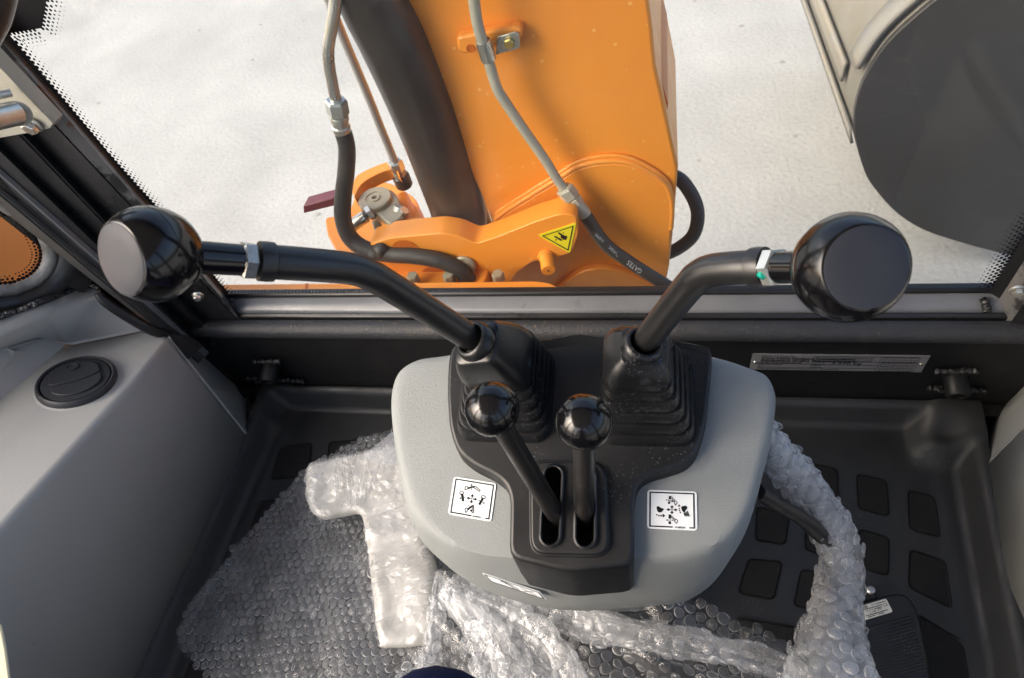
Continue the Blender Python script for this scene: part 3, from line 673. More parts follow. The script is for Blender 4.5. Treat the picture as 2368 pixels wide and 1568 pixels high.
for t in TILES[:-1]:
    p = round_poly([PZ(x, y, .0028) for x, y in t], .009, 3)
    c_ = sum(p, V()) / len(p)
    vs, fs = loft_data([p, [c_ + (q - c_) * .965 + V((0, 0, -.0026)) for q in p], [c_ + (q - c_) * .945 + V((0, 0, -.0022)) for q in p], [c_ + (q - c_) * .90 + V((0, 0, -.0002)) for q in p]], cap0=False)
    mk('tread_tile', vs, fs, 'tile_rubber', fm, smooth=True, angle=30)

# ================================================================ control console
TN = V((0, -.24, 1)).normalized(); TP = V((0, .2, .44))           # its sloping top plane
def PT(px, py, h=0.0): return PP(px, py, TP + TN * h, TN)
con = thing('control_console', PZ(1330, 1150, .0), 'grey lever console with black rubber cover in the middle of the cab', 'console')
A = [(1340, 797), (1190, 815), (1040, 845), (985, 852), (947, 874), (930, 907), (926, 960), (933, 1030), (950, 1110), (975, 1178), (1010, 1228), (1060, 1265), (1120, 1283), (1180, 1290), (1250, 1295), (1320, 1297), (1400, 1295), (1470, 1291),
     (1560, 1284), (1640, 1266), (1690, 1224), (1718, 1168), (1738, 1090), (1755, 1010), (1765, 952), (1762, 917), (1745, 888), (1705, 866), (1645, 848), (1490, 815)]
Bo = [(1340, 786), (1190, 800), (1035, 824), (970, 834), (930, 857), (912, 892), (907, 943), (914, 1017), (927, 1096), (944, 1176), (970, 1242), (1018, 1294), (1085, 1337), (1160, 1367), (1245, 1388), (1330, 1396), (1400, 1393), (1470, 1387),
      (1580, 1374), (1645, 1342), (1692, 1288), (1731, 1214), (1761, 1108), (1781, 1028), (1792, 950), (1791, 911), (1773, 873), (1735, 855), (1650, 828), (1490, 798)]
DR = [.012, .012, .013, .014, .015, .016, .018, .020, .024, .032, .048, .068, .090, .108, .116, .120, .118, .112, .096, .074, .050, .036, .026, .021, .018, .016, .015, .014, .013, .012]
ra = [PT(x, y) for x, y in A]; rb = [PT(x, y, -d) for (x, y), d in zip(Bo, DR)]
ra, rb = cat_closed(ra, 4), cat_closed(rb, 4)
cen = sum(ra, V()) / len(ra)
rings = [[p + (cen - p) * .035 + TN * .0006 for p in ra], ra]
for k in range(1, 7):
    t = math.pi / 2 * k / 6; rr = []
    for a, b in zip(ra, rb):
        hgt = (b - a).dot(TN); flat = (b - a) - TN * hgt
        u_ = k / 6; fr_k = max(0, min(1, (abs(hgt) - .03) / .03)); rr.append(a + flat * lerp(math.sin(t) ** .9, u_ ** .85, fr_k) + TN * (hgt * lerp(1 - math.cos(t), u_ ** 1.15, fr_k)))
    rings.append(rr)
cb = sum(rb, V()) / len(rb)
rings.append([p + V((0, 0, -.045)) + (cb - p) * .02 for p in rb])
rings.append([V((p.x + (cb.x - p.x) * .10, p.y + (cb.y - p.y) * .10, .26)) for p in rb])
rings.append([V((p.x + (cb.x - p.x) * .34, p.y + .03 + (cb.y - p.y) * .30, .12)) for p in rb])
rings.append([V((p.x + (cb.x - p.x) * .38, p.y + .03 + (cb.y - p.y) * .32, .004)) for p in rb])
housing = loft('housing', rings, 'grey_plastic', con, smooth=True, angle=50)
HC = .020                                                       # cover stands this proud of the housing
CV = [(1052, 790), (1190, 786), (1260, 783), (1340, 772), (1430, 782), (1560, 783), (1642, 800), (1648, 826), (1642, 900), (1634, 975), (1614, 1040), (1590, 1070), (1545, 1085), (1500, 1097), (1475, 1115), (1466, 1150), (1466, 1307), (1312, 1322), (1177, 1288), (1180, 1150), (1168, 1118), (1140, 1096), (1092, 1074), (1055, 1042), (1038, 985), (1033, 900), (1037, 822)]
cv = round_poly([PT(x, y, HC) for x, y in CV], .014, 3)
cvc = sum(cv, V()) / len(cv)
cover = prism('rubber_cover', cv, V((0, -.003, -.088)), 'rubber', con, bevel=.0045, seg=3, angle=40)
# back lip of the cover
lipf = [PT(x, y, HC - .001) for x, y in ((1058, 806), (1190, 808), (1262, 812), (1340, 800), (1430, 811), (1560, 806), (1640, 822))]
lipb = [PT(x, y, HC + .006) for x, y in ((1056, 797), (1190, 790), (1262, 787), (1340, 773), (1430, 786), (1560, 788), (1640, 804))]
loft('cover_lip', [[p - TN * .02 for p in lipf], lipf, lipb, [p - TN * .03 + V((0, .004, 0)) for p in lipb]], 'rubber', con, closed=False, smooth=True, angle=30)
# raised gate round the two slots
def qrect(pts, h, r): return round_poly([PT(x, y, h) for x, y in pts], r, 5)
G0 = [(1222, 1062), (1402, 1066), (1412, 1290), (1224, 1287)]
gate = prism('lever_gate', qrect([(1226, 1066), (1400, 1069), (1408, 1284), (1228, 1280)], HC + .008, .018), TN * -.02, 'rubber', con, bevel=.0025, seg=3)
prism('gate_base', qrect(G0, HC + .003, .020), TN * -.01, 'rubber', con, bevel=.0015)
def stadium(x0, y0, x1, y1, w, h, n=8):
    a = PT(x0, y0, h); b = PT(x1, y1, h); t = (b - a).normalized(); s = t.cross(TN)
    out = [a + s * (w * math.cos(k * math.pi / n)) - t * (w * math.sin(k * math.pi / n)) for k in range(n + 1)]
    out += [b - s * (w * math.cos(k * math.pi / n)) + t * (w * math.sin(k * math.pi / n)) for k in range(n + 1)]
    return out
SL = [((1279, 1098), (1272, 1238)), ((1354, 1100), (1353, 1242))]
cutters = []
for (p, q) in SL:
    hh = HC + .008
    rg = [stadium(*p, *q, .0135, hh - .004), stadium(*p, *q, .0130, hh + .004), stadium(*p, *q, .0110, hh + .0052), stadium(*p, *q, .0095, hh + .004), stadium(*p, *q, .0092, hh - .03)]
    loft('slot_rim', rg, 'rubber', con, cap0=False, cap1=False, smooth=True, angle=50)
    vs, fs = loft_data([stadium(*p, *q, .0112, hh + .02), stadium(*p, *q, .0112, hh - .10)])
    cutters.append(mk('cutter', vs, fs, 'hole_black'))
def cut(o):
    for c_ in cutters:
        m = o.modifiers.new('cut', 'BOOLEAN'); m.operation = 'DIFFERENCE'; m.solver = 'EXACT'; m.object = c_
    dg = bpy.context.evaluated_depsgraph_get(); dg.update()
    me = bpy.data.meshes.new_from_object(o.evaluated_get(dg)); o.modifiers.clear(); o.data = me
for o in (housing, cover, gate, [x for x in bpy.data.objects if x.name == 'gate_base'][0]): cut(o)
for c_ in cutters: bpy.data.objects.remove(c_)
# black plate under the slots: the dark of the pit as colour
prism('slot_shade', qrect([(1240, 1070), (1395, 1072), (1395, 1275), (1235, 1270)], -.075, .01), TN * -.006, 'hole_black', con)

# ---- bellows boots
def boot(name, base, topc, topn, midc):
    """stack of rounded square folds leaning towards the lever; base = 4 px corners on the cover"""
    c0 = sum((PT(x, y, HC) for x, y in base), V()) / 4
    ex = ((PT(*base[1], HC) - PT(*base[0], HC)) + (PT(*base[2], HC) - PT(*base[3], HC))); hx = ex.length / 4; ex.normalize()
    ey = TN.cross(ex)
    hy = hx * 1.02
    topn = V(topn).normalized(); tx = (ex - topn * ex.dot(topn)).normalized(); ty = topn.cross(tx)
    rings = []; n = 5
    mid = midc
    def at(t): return lerp(c0, mid, t)
    rings.append(rrect(c0 - TN * .004, ex, ey, hx * 1.05, hy * 1.05, .020))
    for k in range(n):
        t0 = k / n; t1 = (k + .62) / n; t2 = (k + .84) / n; s = lerp(1.0, .70, k / (n - 1)); s2 = lerp(1.0, .70, min(1, (k + .8) / (n - 1)))
        for t, q in ((t0 + .02, s * 1.00), (t0 + .06, s * 1.012), (t1, s * .99), (t1 + .05, s * .965), (t2, s2 * .93), (t2 + .03, s2 * .915)):
            rings.append(rrect(at(min(t, 1)), ex, ey, hx * q, hy * q, .020 * q))
    # block, then the slanting face where the lever comes out
    f0 = .675; hxb = hx * f0
    for t, q, r in ((.04, 1.0, .016), (.30, .95, .016), (.55, .86, .016), (.78, .74, .015)):
        w = t ** 1.4; nn = (TN * (1 - w) + topn * w).normalized(); e1 = (ex - nn * ex.dot(nn)).normalized(); e2 = nn.cross(e1)
        rings.append(rrect(lerp(mid, topc, t), e1, e2, hxb * q, hxb * q, r * q))
    hT = hxb * .62
    rings.append(rrect(topc - topn * .004, tx, ty, hT * 1.04, hT * 1.04, .010)); rings.append(rrect(topc - topn * .0012, tx, ty, hT * .99, hT * .99, .009)); rings.append(rrect(topc, tx, ty, hT * .93, hT * .93, .008))
    rings.append(rrect(topc, tx, ty, hT * .3, hT * .3, .004))
    b = loft(name, rings, 'rubber_boot', con, cap0=False, smooth=True, angle=48)
    return b, topn
tl = PD(1101, 792, .705); tr_ = PD(1484, 802, .705)
nl = (PD(900, 668, .62) - tl).normalized(); nr = (PD(1590, 640, .60) - tr_).normalized()
b1, _ = boot('lever_boot', [(1064, 812), (1280, 812), (1276, 1026), (1070, 1020)], tl, (nl + TN * .75), PT(1156, 832, HC + .072))
b2, _ = boot('lever_boot', [(1390, 815), (1612, 818), (1598, 1040), (1386, 1040)], tr_, (nr + TN * .75), PT(1472, 832, HC + .072))

for tc_, nn_ in ((tl, nl), (tr_, nr)):
    lathe('boot_collar', tc_ - nn_ * .012, nn_, [(.021, 0), (.0225, .006), (.0225, .014), (.0205, .020), (.0175, .0225), (.0152, .0215), (.0148, .008)], 'rubber_boot', con, seg=28, angle=70)
# ---- stickers on the console
def sticker(name, O, U, Vd, h, corner=.004):
    """O top left, U to the right, Vd downwards (world vectors of the full width and height)"""
    q = [O, O + U, O + U + Vd, O + Vd]; n = U.cross(-Vd).normalized()
    s = prism(name, round_poly([p + n * .0006 for p in q], corner, 4), n * -.0012, 'sticker', con)
    return s, n
def stick_art(s, O, U, Vd, n, fills, texts):
    def g(u, v): return O + U * u + Vd * v + n * .0009
    polys('print', [[g(u, v) for u, v in f] for f in fills], 'ink', s)
    for body, u, v, size in texts:
        text_mesh('number', body, size * 1.25 * Vd.length, O + U * u + Vd * v, U, -Vd, 'ink', s, lift=.0009, bold=.00008)
def seg(a, b, w):
    (x0, y0), (x1, y1) = a, b; dx, dy = x1 - x0, y1 - y0; l = math.hypot(dx, dy) or 1; nx_, ny_ = -dy / l * w / 2, dx / l * w / 2
    return [(x0 + nx_, y0 + ny_), (x1 + nx_, y1 + ny_), (x1 - nx_, y1 - ny_), (x0 - nx_, y0 - ny_)]
def outline(pts, w, close=True):
    return [seg(pts[i], pts[(i + 1) % len(pts)], w) for i in range(len(pts) if close else len(pts) - 1)]
def arrows4(cx, cy, r):
    out = [[(cx - r * .12, cy - r * .12), (cx + r * .12, cy - r * .12), (cx + r * .12, cy + r * .12), (cx - r * .12, cy + r * .12)]]
    for a in range(4):
        c_, s_ = math.cos(a * math.pi / 2), math.sin(a * math.pi / 2)
        for f in ([(1, 0), (.55, .36), (.55, -.36)], [(.6, .14), (.25, .14), (.25, -.14), (.6, -.14)]):
            out.append([(cx + r * (x * c_ - y * s_), cy + r * (x * s_ + y * c_)) for x, y in f])
    return out
def frame(gap0, gap1, m0=.045, w=.034, mb=.045):
    e = 1 - m0
    return [[(m0, m0), (e, m0), (e, m0 + w), (m0, m0 + w)], [(m0, m0 + w), (m0 + w * .85, m0 + w), (m0 + w * .85, e), (m0, e)], [(e - w * .85, m0 + w), (e, m0 + w), (e, e), (e - w * .85, e)],
            [(m0 + w * .85, e - w), (gap0, e - w), (gap0, e), (m0 + w * .85, e)], [(gap1, e - w), (e - w * .85, e - w), (e - w * .85, e), (gap1, e)]]
def cr(p): return ((p[0] - 395) / 982, (p[1] - 447) / 785)
def crs(l): return [cr(p) for p in l]
O = PT(1497, 1133, .0012); U = PT(1611, 1137, .0012) - O; Vd = PT(1496, 1222, .0012) - O
s2, n2 = sticker('control_sticker', O, U, Vd, 0); s2['label'] = 'white control diagram sticker with arrows and bucket symbols, number 47489564'
f = frame(.515, .845) + arrows4(.502, .497, .115)
f += [crs([(580, 815), (590, 785), (620, 773), (655, 800), (735, 830), (690, 890), (640, 907), (602, 885)])]
f += [crs([(575, 935), (603, 942), (600, 972), (575, 965)]), crs([(616, 950), (645, 953), (645, 982), (616, 978)]), crs([(657, 952), (688, 952), (688, 984), (657, 984)]), crs([(698, 940), (708, 925), (757, 962), (715, 998), (700, 985)])]
f += [crs([(1065, 790), (1085, 757), (1120, 752), (1150, 742), (1188, 765), (1190, 790), (1150, 850), (1127, 895), (1085, 845)])]
for k in range(4): f += outline(crs([(1120 + k * 22, 895 - k * 15), (1135 + k * 24, 925 - k * 8), (1145 + k * 27, 960)]), .020, False)
f += [crs([(1000, 768), (1028, 720), (1060, 768)]), crs([(1018, 795), (1043, 795), (1045, 822), (1018, 822)]), crs([(1022, 835), (1047, 832), (1052, 860), (1027, 862)]), crs([(1035, 875), (1060, 868), (1070, 895), (1045, 903)])]
f += [seg(cr((852, 560)), cr((842, 628)), .046), seg(cr((833, 670)), cr((827, 722)), .046)] + outline(crs([(872, 565), (960, 660)]), .016, False) + outline(crs([(868, 600), (935, 672)]), .016, False) + outline(crs([(930, 680), (945, 660), (975, 660), (992, 690), (958, 747)]), .016)
f += [crs([(770, 628), (798, 632), (798, 655), (770, 652)]), crs([(808, 636), (830, 638), (830, 660), (808, 658)]), crs([(838, 640), (862, 645), (862, 664), (838, 660)]), crs([(885, 640), (922, 668), (880, 690), (870, 665)])]
f += [seg(cr((846, 935)), cr((844, 1020)), .052), seg(cr((844, 1070)), cr((844, 1128)), .052)] + outline(crs([(868, 955), (965, 1035)]), .016, False) + outline(crs([(868, 985), (940, 1050)]), .016, False) + outline(crs([(935, 1060), (955, 1030), (985, 1030), (1000, 1060), (972, 1113)]), .016)
f += [crs([(765, 1048), (800, 1028), (800, 1072)]), crs([(812, 1038), (835, 1038), (835, 1058), (812, 1058)]), crs([(850, 1036), (872, 1036), (872, 1056), (850, 1056)]), crs([(885, 1038), (912, 1044), (910, 1064), (885, 1056)])]
stick_art(s2, O, U, Vd, n2, f, [('47489564', .56, .962, .052)])
def cl(p):
    x, y = p[0] - 790, p[1] - 225; a, b, c_, d = 430, -60, 65, 365; det = a * d - b * c_; return ((x * d - b * y) / det, (a * y - c_ * x) / det)
def cls(l): return [cl(p) for p in l]
O = PT(1050, 1102, .0012); U = PT(1148, 1118, .0012) - O; Vd = PT(1036, 1189, .0012) - O
s1, n1 = sticker('control_sticker', O, U, Vd, 0); s1['label'] = 'white control diagram sticker with boom arrows, number 47489561'
f = frame(.54, .86) + arrows4(*cl((972, 441)), .125)
f += outline(cls([(905, 325), (925, 318), (937, 335), (925, 350), (903, 358)]), .020) + [seg(cl((930, 342)), cl((1000, 322)), .046)] + outline(cls([(1000, 318), (1012, 322), (1058, 360), (1050, 372), (995, 335)]), .020) + [cls([(957, 315), (967, 293), (980, 315)]), cls([(964, 318), (973, 318), (972, 330), (963, 330)]), cls([(966, 342), (975, 342), (976, 358), (967, 358)])]
f += outline(cls([(850, 378), (868, 370), (888, 376), (892, 390), (876, 400), (852, 398)]), .020) + [seg(cl((872, 392)), cl((884, 468)), .055), cls([(842, 438), (860, 425), (862, 448)]), cls([(866, 430), (876, 430), (876, 440), (866, 440)]), cls([(895, 424), (906, 424), (906, 434), (895, 434)])]
f += outline(cls([(1070, 415), (1085, 405), (1104, 415), (1106, 436), (1088, 442), (1068, 430)]), .020) + [seg(cl((1085, 432)), cl((1045, 498)), .055), cls([(1098, 470), (1095, 492), (1076, 478)]), cls([(1040, 448), (1052, 452), (1050, 463), (1038, 458)])]
f += outline(cls([(902, 540), (915, 528), (930, 535), (930, 555), (908, 575)]), .020) + [seg(cl((928, 545)), cl((978, 508)), .046)] + outline(cls([(978, 500), (990, 502), (990, 575), (972, 575)]), .020) + [cls([(952, 545), (972, 545), (970, 565), (955, 560)]), cls([(938, 502), (948, 505), (946, 516), (936, 512)])]
stick_art(s1, O, U, Vd, n1, f, [('47489561', .56, .962, .052)])
# sticker half hidden under the cover, on the front of the housing
hf = [PT(1117, 1318, -.052), PT(1250, 1362, -.073), PT(1240, 1367, -.084), PT(1133, 1335, -.068)]
O = hf[0] + V((0, -.004, .002)); U = hf[1] - hf[0]; Vd = (hf[3] - hf[0]) * 1.1
s3, n3 = sticker('control_sticker', O, U, Vd, 0, .002); s3['label'] = 'white sticker half hidden below the front of the rubber cover'
stick_art(s3, O, U, Vd, n3, [[(.02, .05), (.98, .05), (.98, .13), (.02, .13)], [(.02, .13), (.05, .13), (.05, .95), (.02, .95)], [(.95, .13), (.98, .13), (.98, .95), (.95, .95)], [(.02, .86), (.98, .86), (.98, .95), (.02, .95)]] + outline([(.3, .2), (.45, .75), (.55, .75), (.38, .2)], .03) + [seg((.25, .35), (.5, .3), .04), seg((.62, .3), (.85, .75), .03), seg((.85, .3), (.62, .75), .03)], [])
# grommet and rod on the right side of the console
gc = PD(1752, 1138, .80)
gax = V((.93, -.25, .25))
lathe('grommet', gc - gax.normalized() * .006, gax, [(.0185, 0), (.020, .003), (.019, .007), (.010, .009), (.008, .006), (0, .006)], 'rubber', con)
tube('side_rod', [gc, PD(1800, 1168, .85), PD(1850, 1195, .89), PD(1895, 1232, .93), PD(1930, 1262, .96)], [.0095, .0095, .0105, .0125, .0125], 'lever_small', con)

# ================================================================ long control levers
def knob(name, c, n, R, parent, cap=True):
    n = V(n).normalized()
    prof = [(.30, -.94), (.46, -.90), (.62, -.78), (.80, -.60), (.93, -.36), (.995, -.10), (1.0, .06), (.985, .20), (.94, .36), (.87, .50), (.80, .605), (.765, .65), (.745, .67)]
    k = lathe(name, c, n, [(r * R, h * R) for r, h in prof], 'knob_gloss', parent, seg=48, angle=60)
    lathe('knob_cap', c, n, [(.722 * R, .645 * R), (.718 * R, .682 * R), (.69 * R, .694 * R), (.35 * R, .702 * R), (0, .704 * R)], 'knob_cap', k, seg=48, angle=60)
    lathe('knob_seam', c, n, [(1.0 * R, .0), (1.008 * R, .01 * R), (1.008 * R, .03 * R), (1.0 * R, .04 * R)], 'knob_gloss', k, seg=48, closed=True)
    return k
def lever(label, path, dep, rad, collar, nut, neck0, kc, kd, kn, kR, mark=False):
    pts = [PD(x, y, d) for (x, y), d in zip(path, dep)]
    t = thing('control_lever', pts[0], label, 'lever', 'long control levers')
    tube('lever_shaft', pts, rad, 'lever_paint', t, seg=28, n=8)
    e = pts[-1]; ax = (pts[-1] - pts[-2]).normalized()
    lathe('collar', e - ax * .003, ax, [(rad * .9, -.004), (rad * 1.13, -.002), (rad * 1.16, .004), (rad * 1.13, .010), (rad * .7, .011)], 'lever_paint', t, seg=28)
    K = PD(*kc, kd); a2 = (K - e).normalized()
    p1 = e + a2 * nut
    hexnut('lock_nut', p1, a2, rad * 1.10, .011, 'zinc', t)
    tube('neck', [p1 + a2 * .008, lerp(p1, K, .55), K - a2 * kR * .6], [rad * .88, rad * .90, rad * .90], 'knob_gloss', t, seg=28, smooth_path=False)
    if mark:
        vr = (CAM - e).normalized(); blob('paint_mark', e + ax * .004 + vr * rad * 1.08 + dwn * .006, .004, 'teal', t, (1, 1, 1), 3)
    knob('knob', K, kn, kR, t)
    return t
def view(px, py): return -ray(px, py).normalized()
def tilt(px, py, side, deg):
    v = view(px, py); s_ = V(side); s_ = (s_ - v * s_.dot(v)).normalized(); return v * math.cos(math.radians(deg)) + s_ * math.sin(math.radians(deg))
kn_r = tilt(1962, 620, rgt, 24)
lever('bent black control lever rising right, pale flat end of its round knob facing us',
      [(1484, 800), (1545, 722), (1598, 656), (1620, 636), (1648, 625), (1700, 620), (1752, 618)], [.715, .660, .607, .592, .580, .562, .547], .0146, 0, .011, 0, (1962, 619), .475, kn_r, .0392, True)
kn_l = tilt(350, 590, -rgt + dwn * .16, 57)
lever('bent black control lever rising to the left with a round knob over the left post',
      [(1098, 788), (1000, 724), (905, 664), (860, 638), (815, 622), (730, 613), (618, 605)], [.715, .672, .630, .611, .597, .575, .552], .0146, 0, .010, 0, (352, 588), .50, kn_l, .0362)
# ================================================================ short levers in the gate
def short(label, base, bd, ball, balld, R):
    a = PD(*base, bd); b = PD(*ball, balld); d = (b - a).normalized()
    t = thing('short_lever', a, label, 'lever', 'short ball levers')
    tube('lever_shaft', [a - d * .045, a - d * .02, a, lerp(a, b, .5), b - d * R * .8], [.0075, .009, .0105, .0105, .0100], 'lever_small', t, seg=20)
    seg_ = 40; prof = [(R * math.sin(math.pi * k / 24), -R * math.cos(math.pi * k / 24)) for k in range(2, 25)]
    lathe('ball_knob', b, d, prof, 'knob_gloss', t, seg=seg_, angle=180)
    return t
short('short lever with black ball knob leaning left, nearer the left boot', (1283, 1188), .752, (1138, 946), .575, .0240)
short('short upright lever with black ball knob in the right slot', (1352, 1190), .752, (1350, 976), .575, .0248)

# ================================================================ data plate on the rear wall
dp = thing('data_plate', PY(1950, 840, .72), 'grey metal data plate with printed boxes riveted to the rear wall', 'plate')
YP = .7195
pb = [PY(x, y, YP) for x, y in ((1741, 819), (2152, 823), (2135, 858), (1733, 850))]
O = pb[0]; U = pb[1] - pb[0]; Vd = V((0, 0, (PY(1741, 855, YP).z - pb[0].z)))
U = V((U.x, 0, 0)); Pn = V((0, -1, 0))
plate = prism('plate', [O, O + U, O + U + Vd, O + Vd], V((0, .0018, 0)), 'plate_alu', dp)
def g(u, v): return O + U * u + Vd * v + Pn * .0006
ln = []
for a, b in (((.05, .56), (.36, .56)), ((.05, .80), (.74, .80)), ((.05, .56), (.05, .98)), ((.36, .08), (.36, .80)), ((.36, .40), (.95, .40)), ((.36, .60), (.74, .60)), ((.74, .08), (.74, .98)), ((.95, .08), (.95, .98)), ((.36, .08), (.95, .08)), ((.05, .98), (.95, .98))):
    if a[0] == b[0]: ln.append([g(a[0] - .0014, a[1]), g(a[0] + .0014, a[1]), g(b[0] + .0014, b[1]), g(b[0] - .0014, b[1])])
    else: ln.append([g(a[0], a[1] - .012), g(b[0], b[1] - .012), g(b[0], b[1] + .012), g(a[0], a[1] + .012)])
polys('rules', ln, 'ink', plate)
hV = Vd.length
for body, u, v, s, b in (('Made in India By', .055, .16, .10, 0), ('Case New Holland Construction', .055, .29, .135, .0002), ('Equipment (India) Private Limited', .055, .42, .135, .0002), ('9,970 kg', .47, .57, .17, .0001), ('(Level II)', .42, .93, .10, 0)):
    text_mesh('lettering', body, s * hV * 1.35, O + U * u + Vd * v, U, -Vd, 'ink', plate, lift=.0007, sx=1.28, bold=b)
rnd = random.Random(5); fine = []
for (u0, u1, v0, v1, n) in ((.055, .30, .47, .54, 2), (.37, .70, .16, .36, 3), (.37, .44, .46, .56, 2), (.37, .43, .66, .78, 2), (.75, .94, .12, .37, 3), (.75, .94, .45, .95, 6), (.06, .40, .88, .94, 1), (.06, .20, .62, .66, 1)):
    for i in range(n):
        v = lerp(v0, v1, i / max(1, n - 1)) if n > 1 else v0; u = u0
        while u < u1 - .01:
            w = rnd.uniform(.008, .03); w = min(w, u1 - u); fine.append([g(u, v - .016), g(u + w, v - .016), g(u + w, v + .016), g(u, v + .016)]); u += w + .005
polys('fine_print', fine, 'ink', plate)
for u in (.025, .975): lathe('rivet', g(u, .5), Pn, [(.0035, 0), (.003, .001), (0, .0016)], 'zinc', dp, seg=14)

# ================================================================ foot switch on the mat
fp = thing('foot_pedal', PZ(2060, 1480, 0), 'black ribbed foot switch with small cream label on the right of the mat', 'pedal')
pz = .050
def pr(o): return [PZ(x, y, pz - o) for x, y in ((1978, 1400), (2040, 1379), (2075, 1371), (2098, 1376), (2114, 1396), (2126, 1425), (2145, 1520), (2163, 1640), (1985, 1690), (1960, 1560))]
top = round_poly(pr(0), .012, 4)
prism('pedal_shell', top, (0, 0, -.047), 'rubber', fp, bevel=.006, seg=3)
def pf(x, y, h=.0008): return PZ(x, y, pz + h)
O = pf(1975, 1406); U = pf(2049, 1384) - O; Vd = pf(1990, 1437) - O
lab = prism('pedal_label', round_poly([O, O + U, O + U + Vd, O + Vd], .003, 3), (0, 0, -.001), 'label_cream', fp)
hv, hu = Vd.length, U.length
def tl_(body, u, v, s, sx=1, b=0): text_mesh('lettering', body, s * hv, O + U * u + Vd * v, U, -Vd, 'ink', lab, lift=.0005, sx=sx, bold=b)
tl_('CLIPPER', .04, .27, .30, .85, .0001); tl_('CE', .83, .52, .32, .9); tl_('RU', .05, .66, .32, .9, .0003); tl_('CAT NO', .50, .22, .18, .8); tl_('125-250 VAC', .26, .50, .13); tl_('N 1/2', .36, .66, .15); tl_('IP68', .62, .62, .16); tl_('USA', .50, .92, .12)
rnd = random.Random(3); fine = []
for v, u0, u1 in ((.20, .70, .96), (.36, .2, .80), (.50, .55, .78), (.80, .22, .90), (.92, .25, .48), (.92, .6, .75), (.64, .5, .56)):
    u = u0
    while u < u1 - .01:
        w = min(rnd.uniform(.015, .05), u1 - u); a = O + U * u + Vd * v + V((0, 0, .0005)); fine.append([a, a + U * w, a + U * w - Vd * .07, a - Vd * .07]); u += w + .012
polys('fine_print', fine, 'ink', lab)
for k in range(20):
    t = k / 19; a = pf(lerp(1994, 1992, t), lerp(1458, 1610, t), .001); b = pf(lerp(2109, 2150, t), lerp(1427, 1572, t), .001)
    d = (b - a).normalized(); w = V((-d.y, d.x, 0)) * .0026
    prism('rib', [a - w, b - w, b + w, a + w], (0, 0, -.003), 'rubber', fp, bevel=.0008, seg=1)
prism('pedal_tab', [PZ(x, y, .022) for x, y in ((1972, 1362), (2006, 1356), (2022, 1358), (2030, 1384), (1975, 1398))], (0, 0, -.02), 'rubber', fp, bevel=.002)
lathe('screw', PZ(2014, 1366, .022), (0, 0, 1), [(.0075, 0), (.007, .003), (.005, .005), (.002, .0052), (.0015, .003), (0, .003)], 'zinc', fp, seg=20)

# ================================================================ bubble wrap
def pip(p, poly):
    x, y = p.x, p.y; c = False; j = len(poly) - 1
    for i in range(len(poly)):
        a, b = poly[i], poly[j]
        if (a.y > y) != (b.y > y) and x < (b.x - a.x) * (y - a.y) / (b.y - a.y) + a.x: c = not c
        j = i
    return c
def bubbles(name, spots, parent, r=.0088, seed=1, matn='bubble_film', flat=1.0, popped=.0, wall='bubble_glint_wall'):
    """domes of the bubble film, each crushed a little differently; spots = (centre, normal)"""
    rnd = random.Random(seed); vs, fs = [], []; S = 14
    prof = ((1.02, 0), (1.0, .16), (.93, .36), (.74, .50), (.42, .56))
    for c, n in spots:
        if rnd.random() < popped: continue
        n = (n + V((rnd.uniform(-1, 1), rnd.uniform(-1, 1), rnd.uniform(-1, 1))) * .26).normalized()
        a, u, w = frame_of(n); k = rnd.uniform(.85, 1.08); hh = rnd.choice((1, 1, 1, .9, .6, .35)) * rnd.uniform(.8, 1.1) * flat; b = len(vs); ph = rnd.uniform(0, 6.28)
        dent = rnd.uniform(0, .45); da = rnd.uniform(0, 6.28); rr = r * k
        for (q, h) in prof:
            for s in range(S):
                t = 2 * math.pi * s / S + ph; wob = 1 + .05 * math.sin(3 * t + da) + rnd.uniform(-.03, .03)
                hz = h * hh * (1 - dent * max(0, math.cos(t - da)) * q) + rnd.uniform(-.03, .03)
                vs.append(c + (u * math.cos(t) + w * math.sin(t)) * (rr * q * wob) + a * (rr * hz))
        vs.append(c + a * (rr * (.62 - dent * .5) * hh)); top_i = len(vs) - 1
        m = len(prof)
        for i in range(m - 1):
            for s in range(S):
                fs.append((b + i * S + s, b + i * S + (s + 1) % S, b + (i + 1) * S + (s + 1) % S, b + (i + 1) * S + s))
        for s in range(S): fs.append((b + (m - 1) * S + s, b + (m - 1) * S + (s + 1) % S, top_i))
    me = bpy.data.meshes.new(name); me.from_pydata([tuple(v) for v in vs], [], fs)
    me.materials.append(M[matn]); me.materials.append(M[wall])
    per_b = S * (len(prof) - 1) + S
    me.polygons.foreach_set('material_index', [1 if (i % per_b) < 2 * S else 0 for i in range(len(me.polygons))])
    me.shade_smooth(); o = own(link(bpy.data.objects.new(name, me)), parent); return tag(o, kind='stuff')
def nz3(x, y, s, k=0): return noise.noise(V((x * s, y * s, k)))
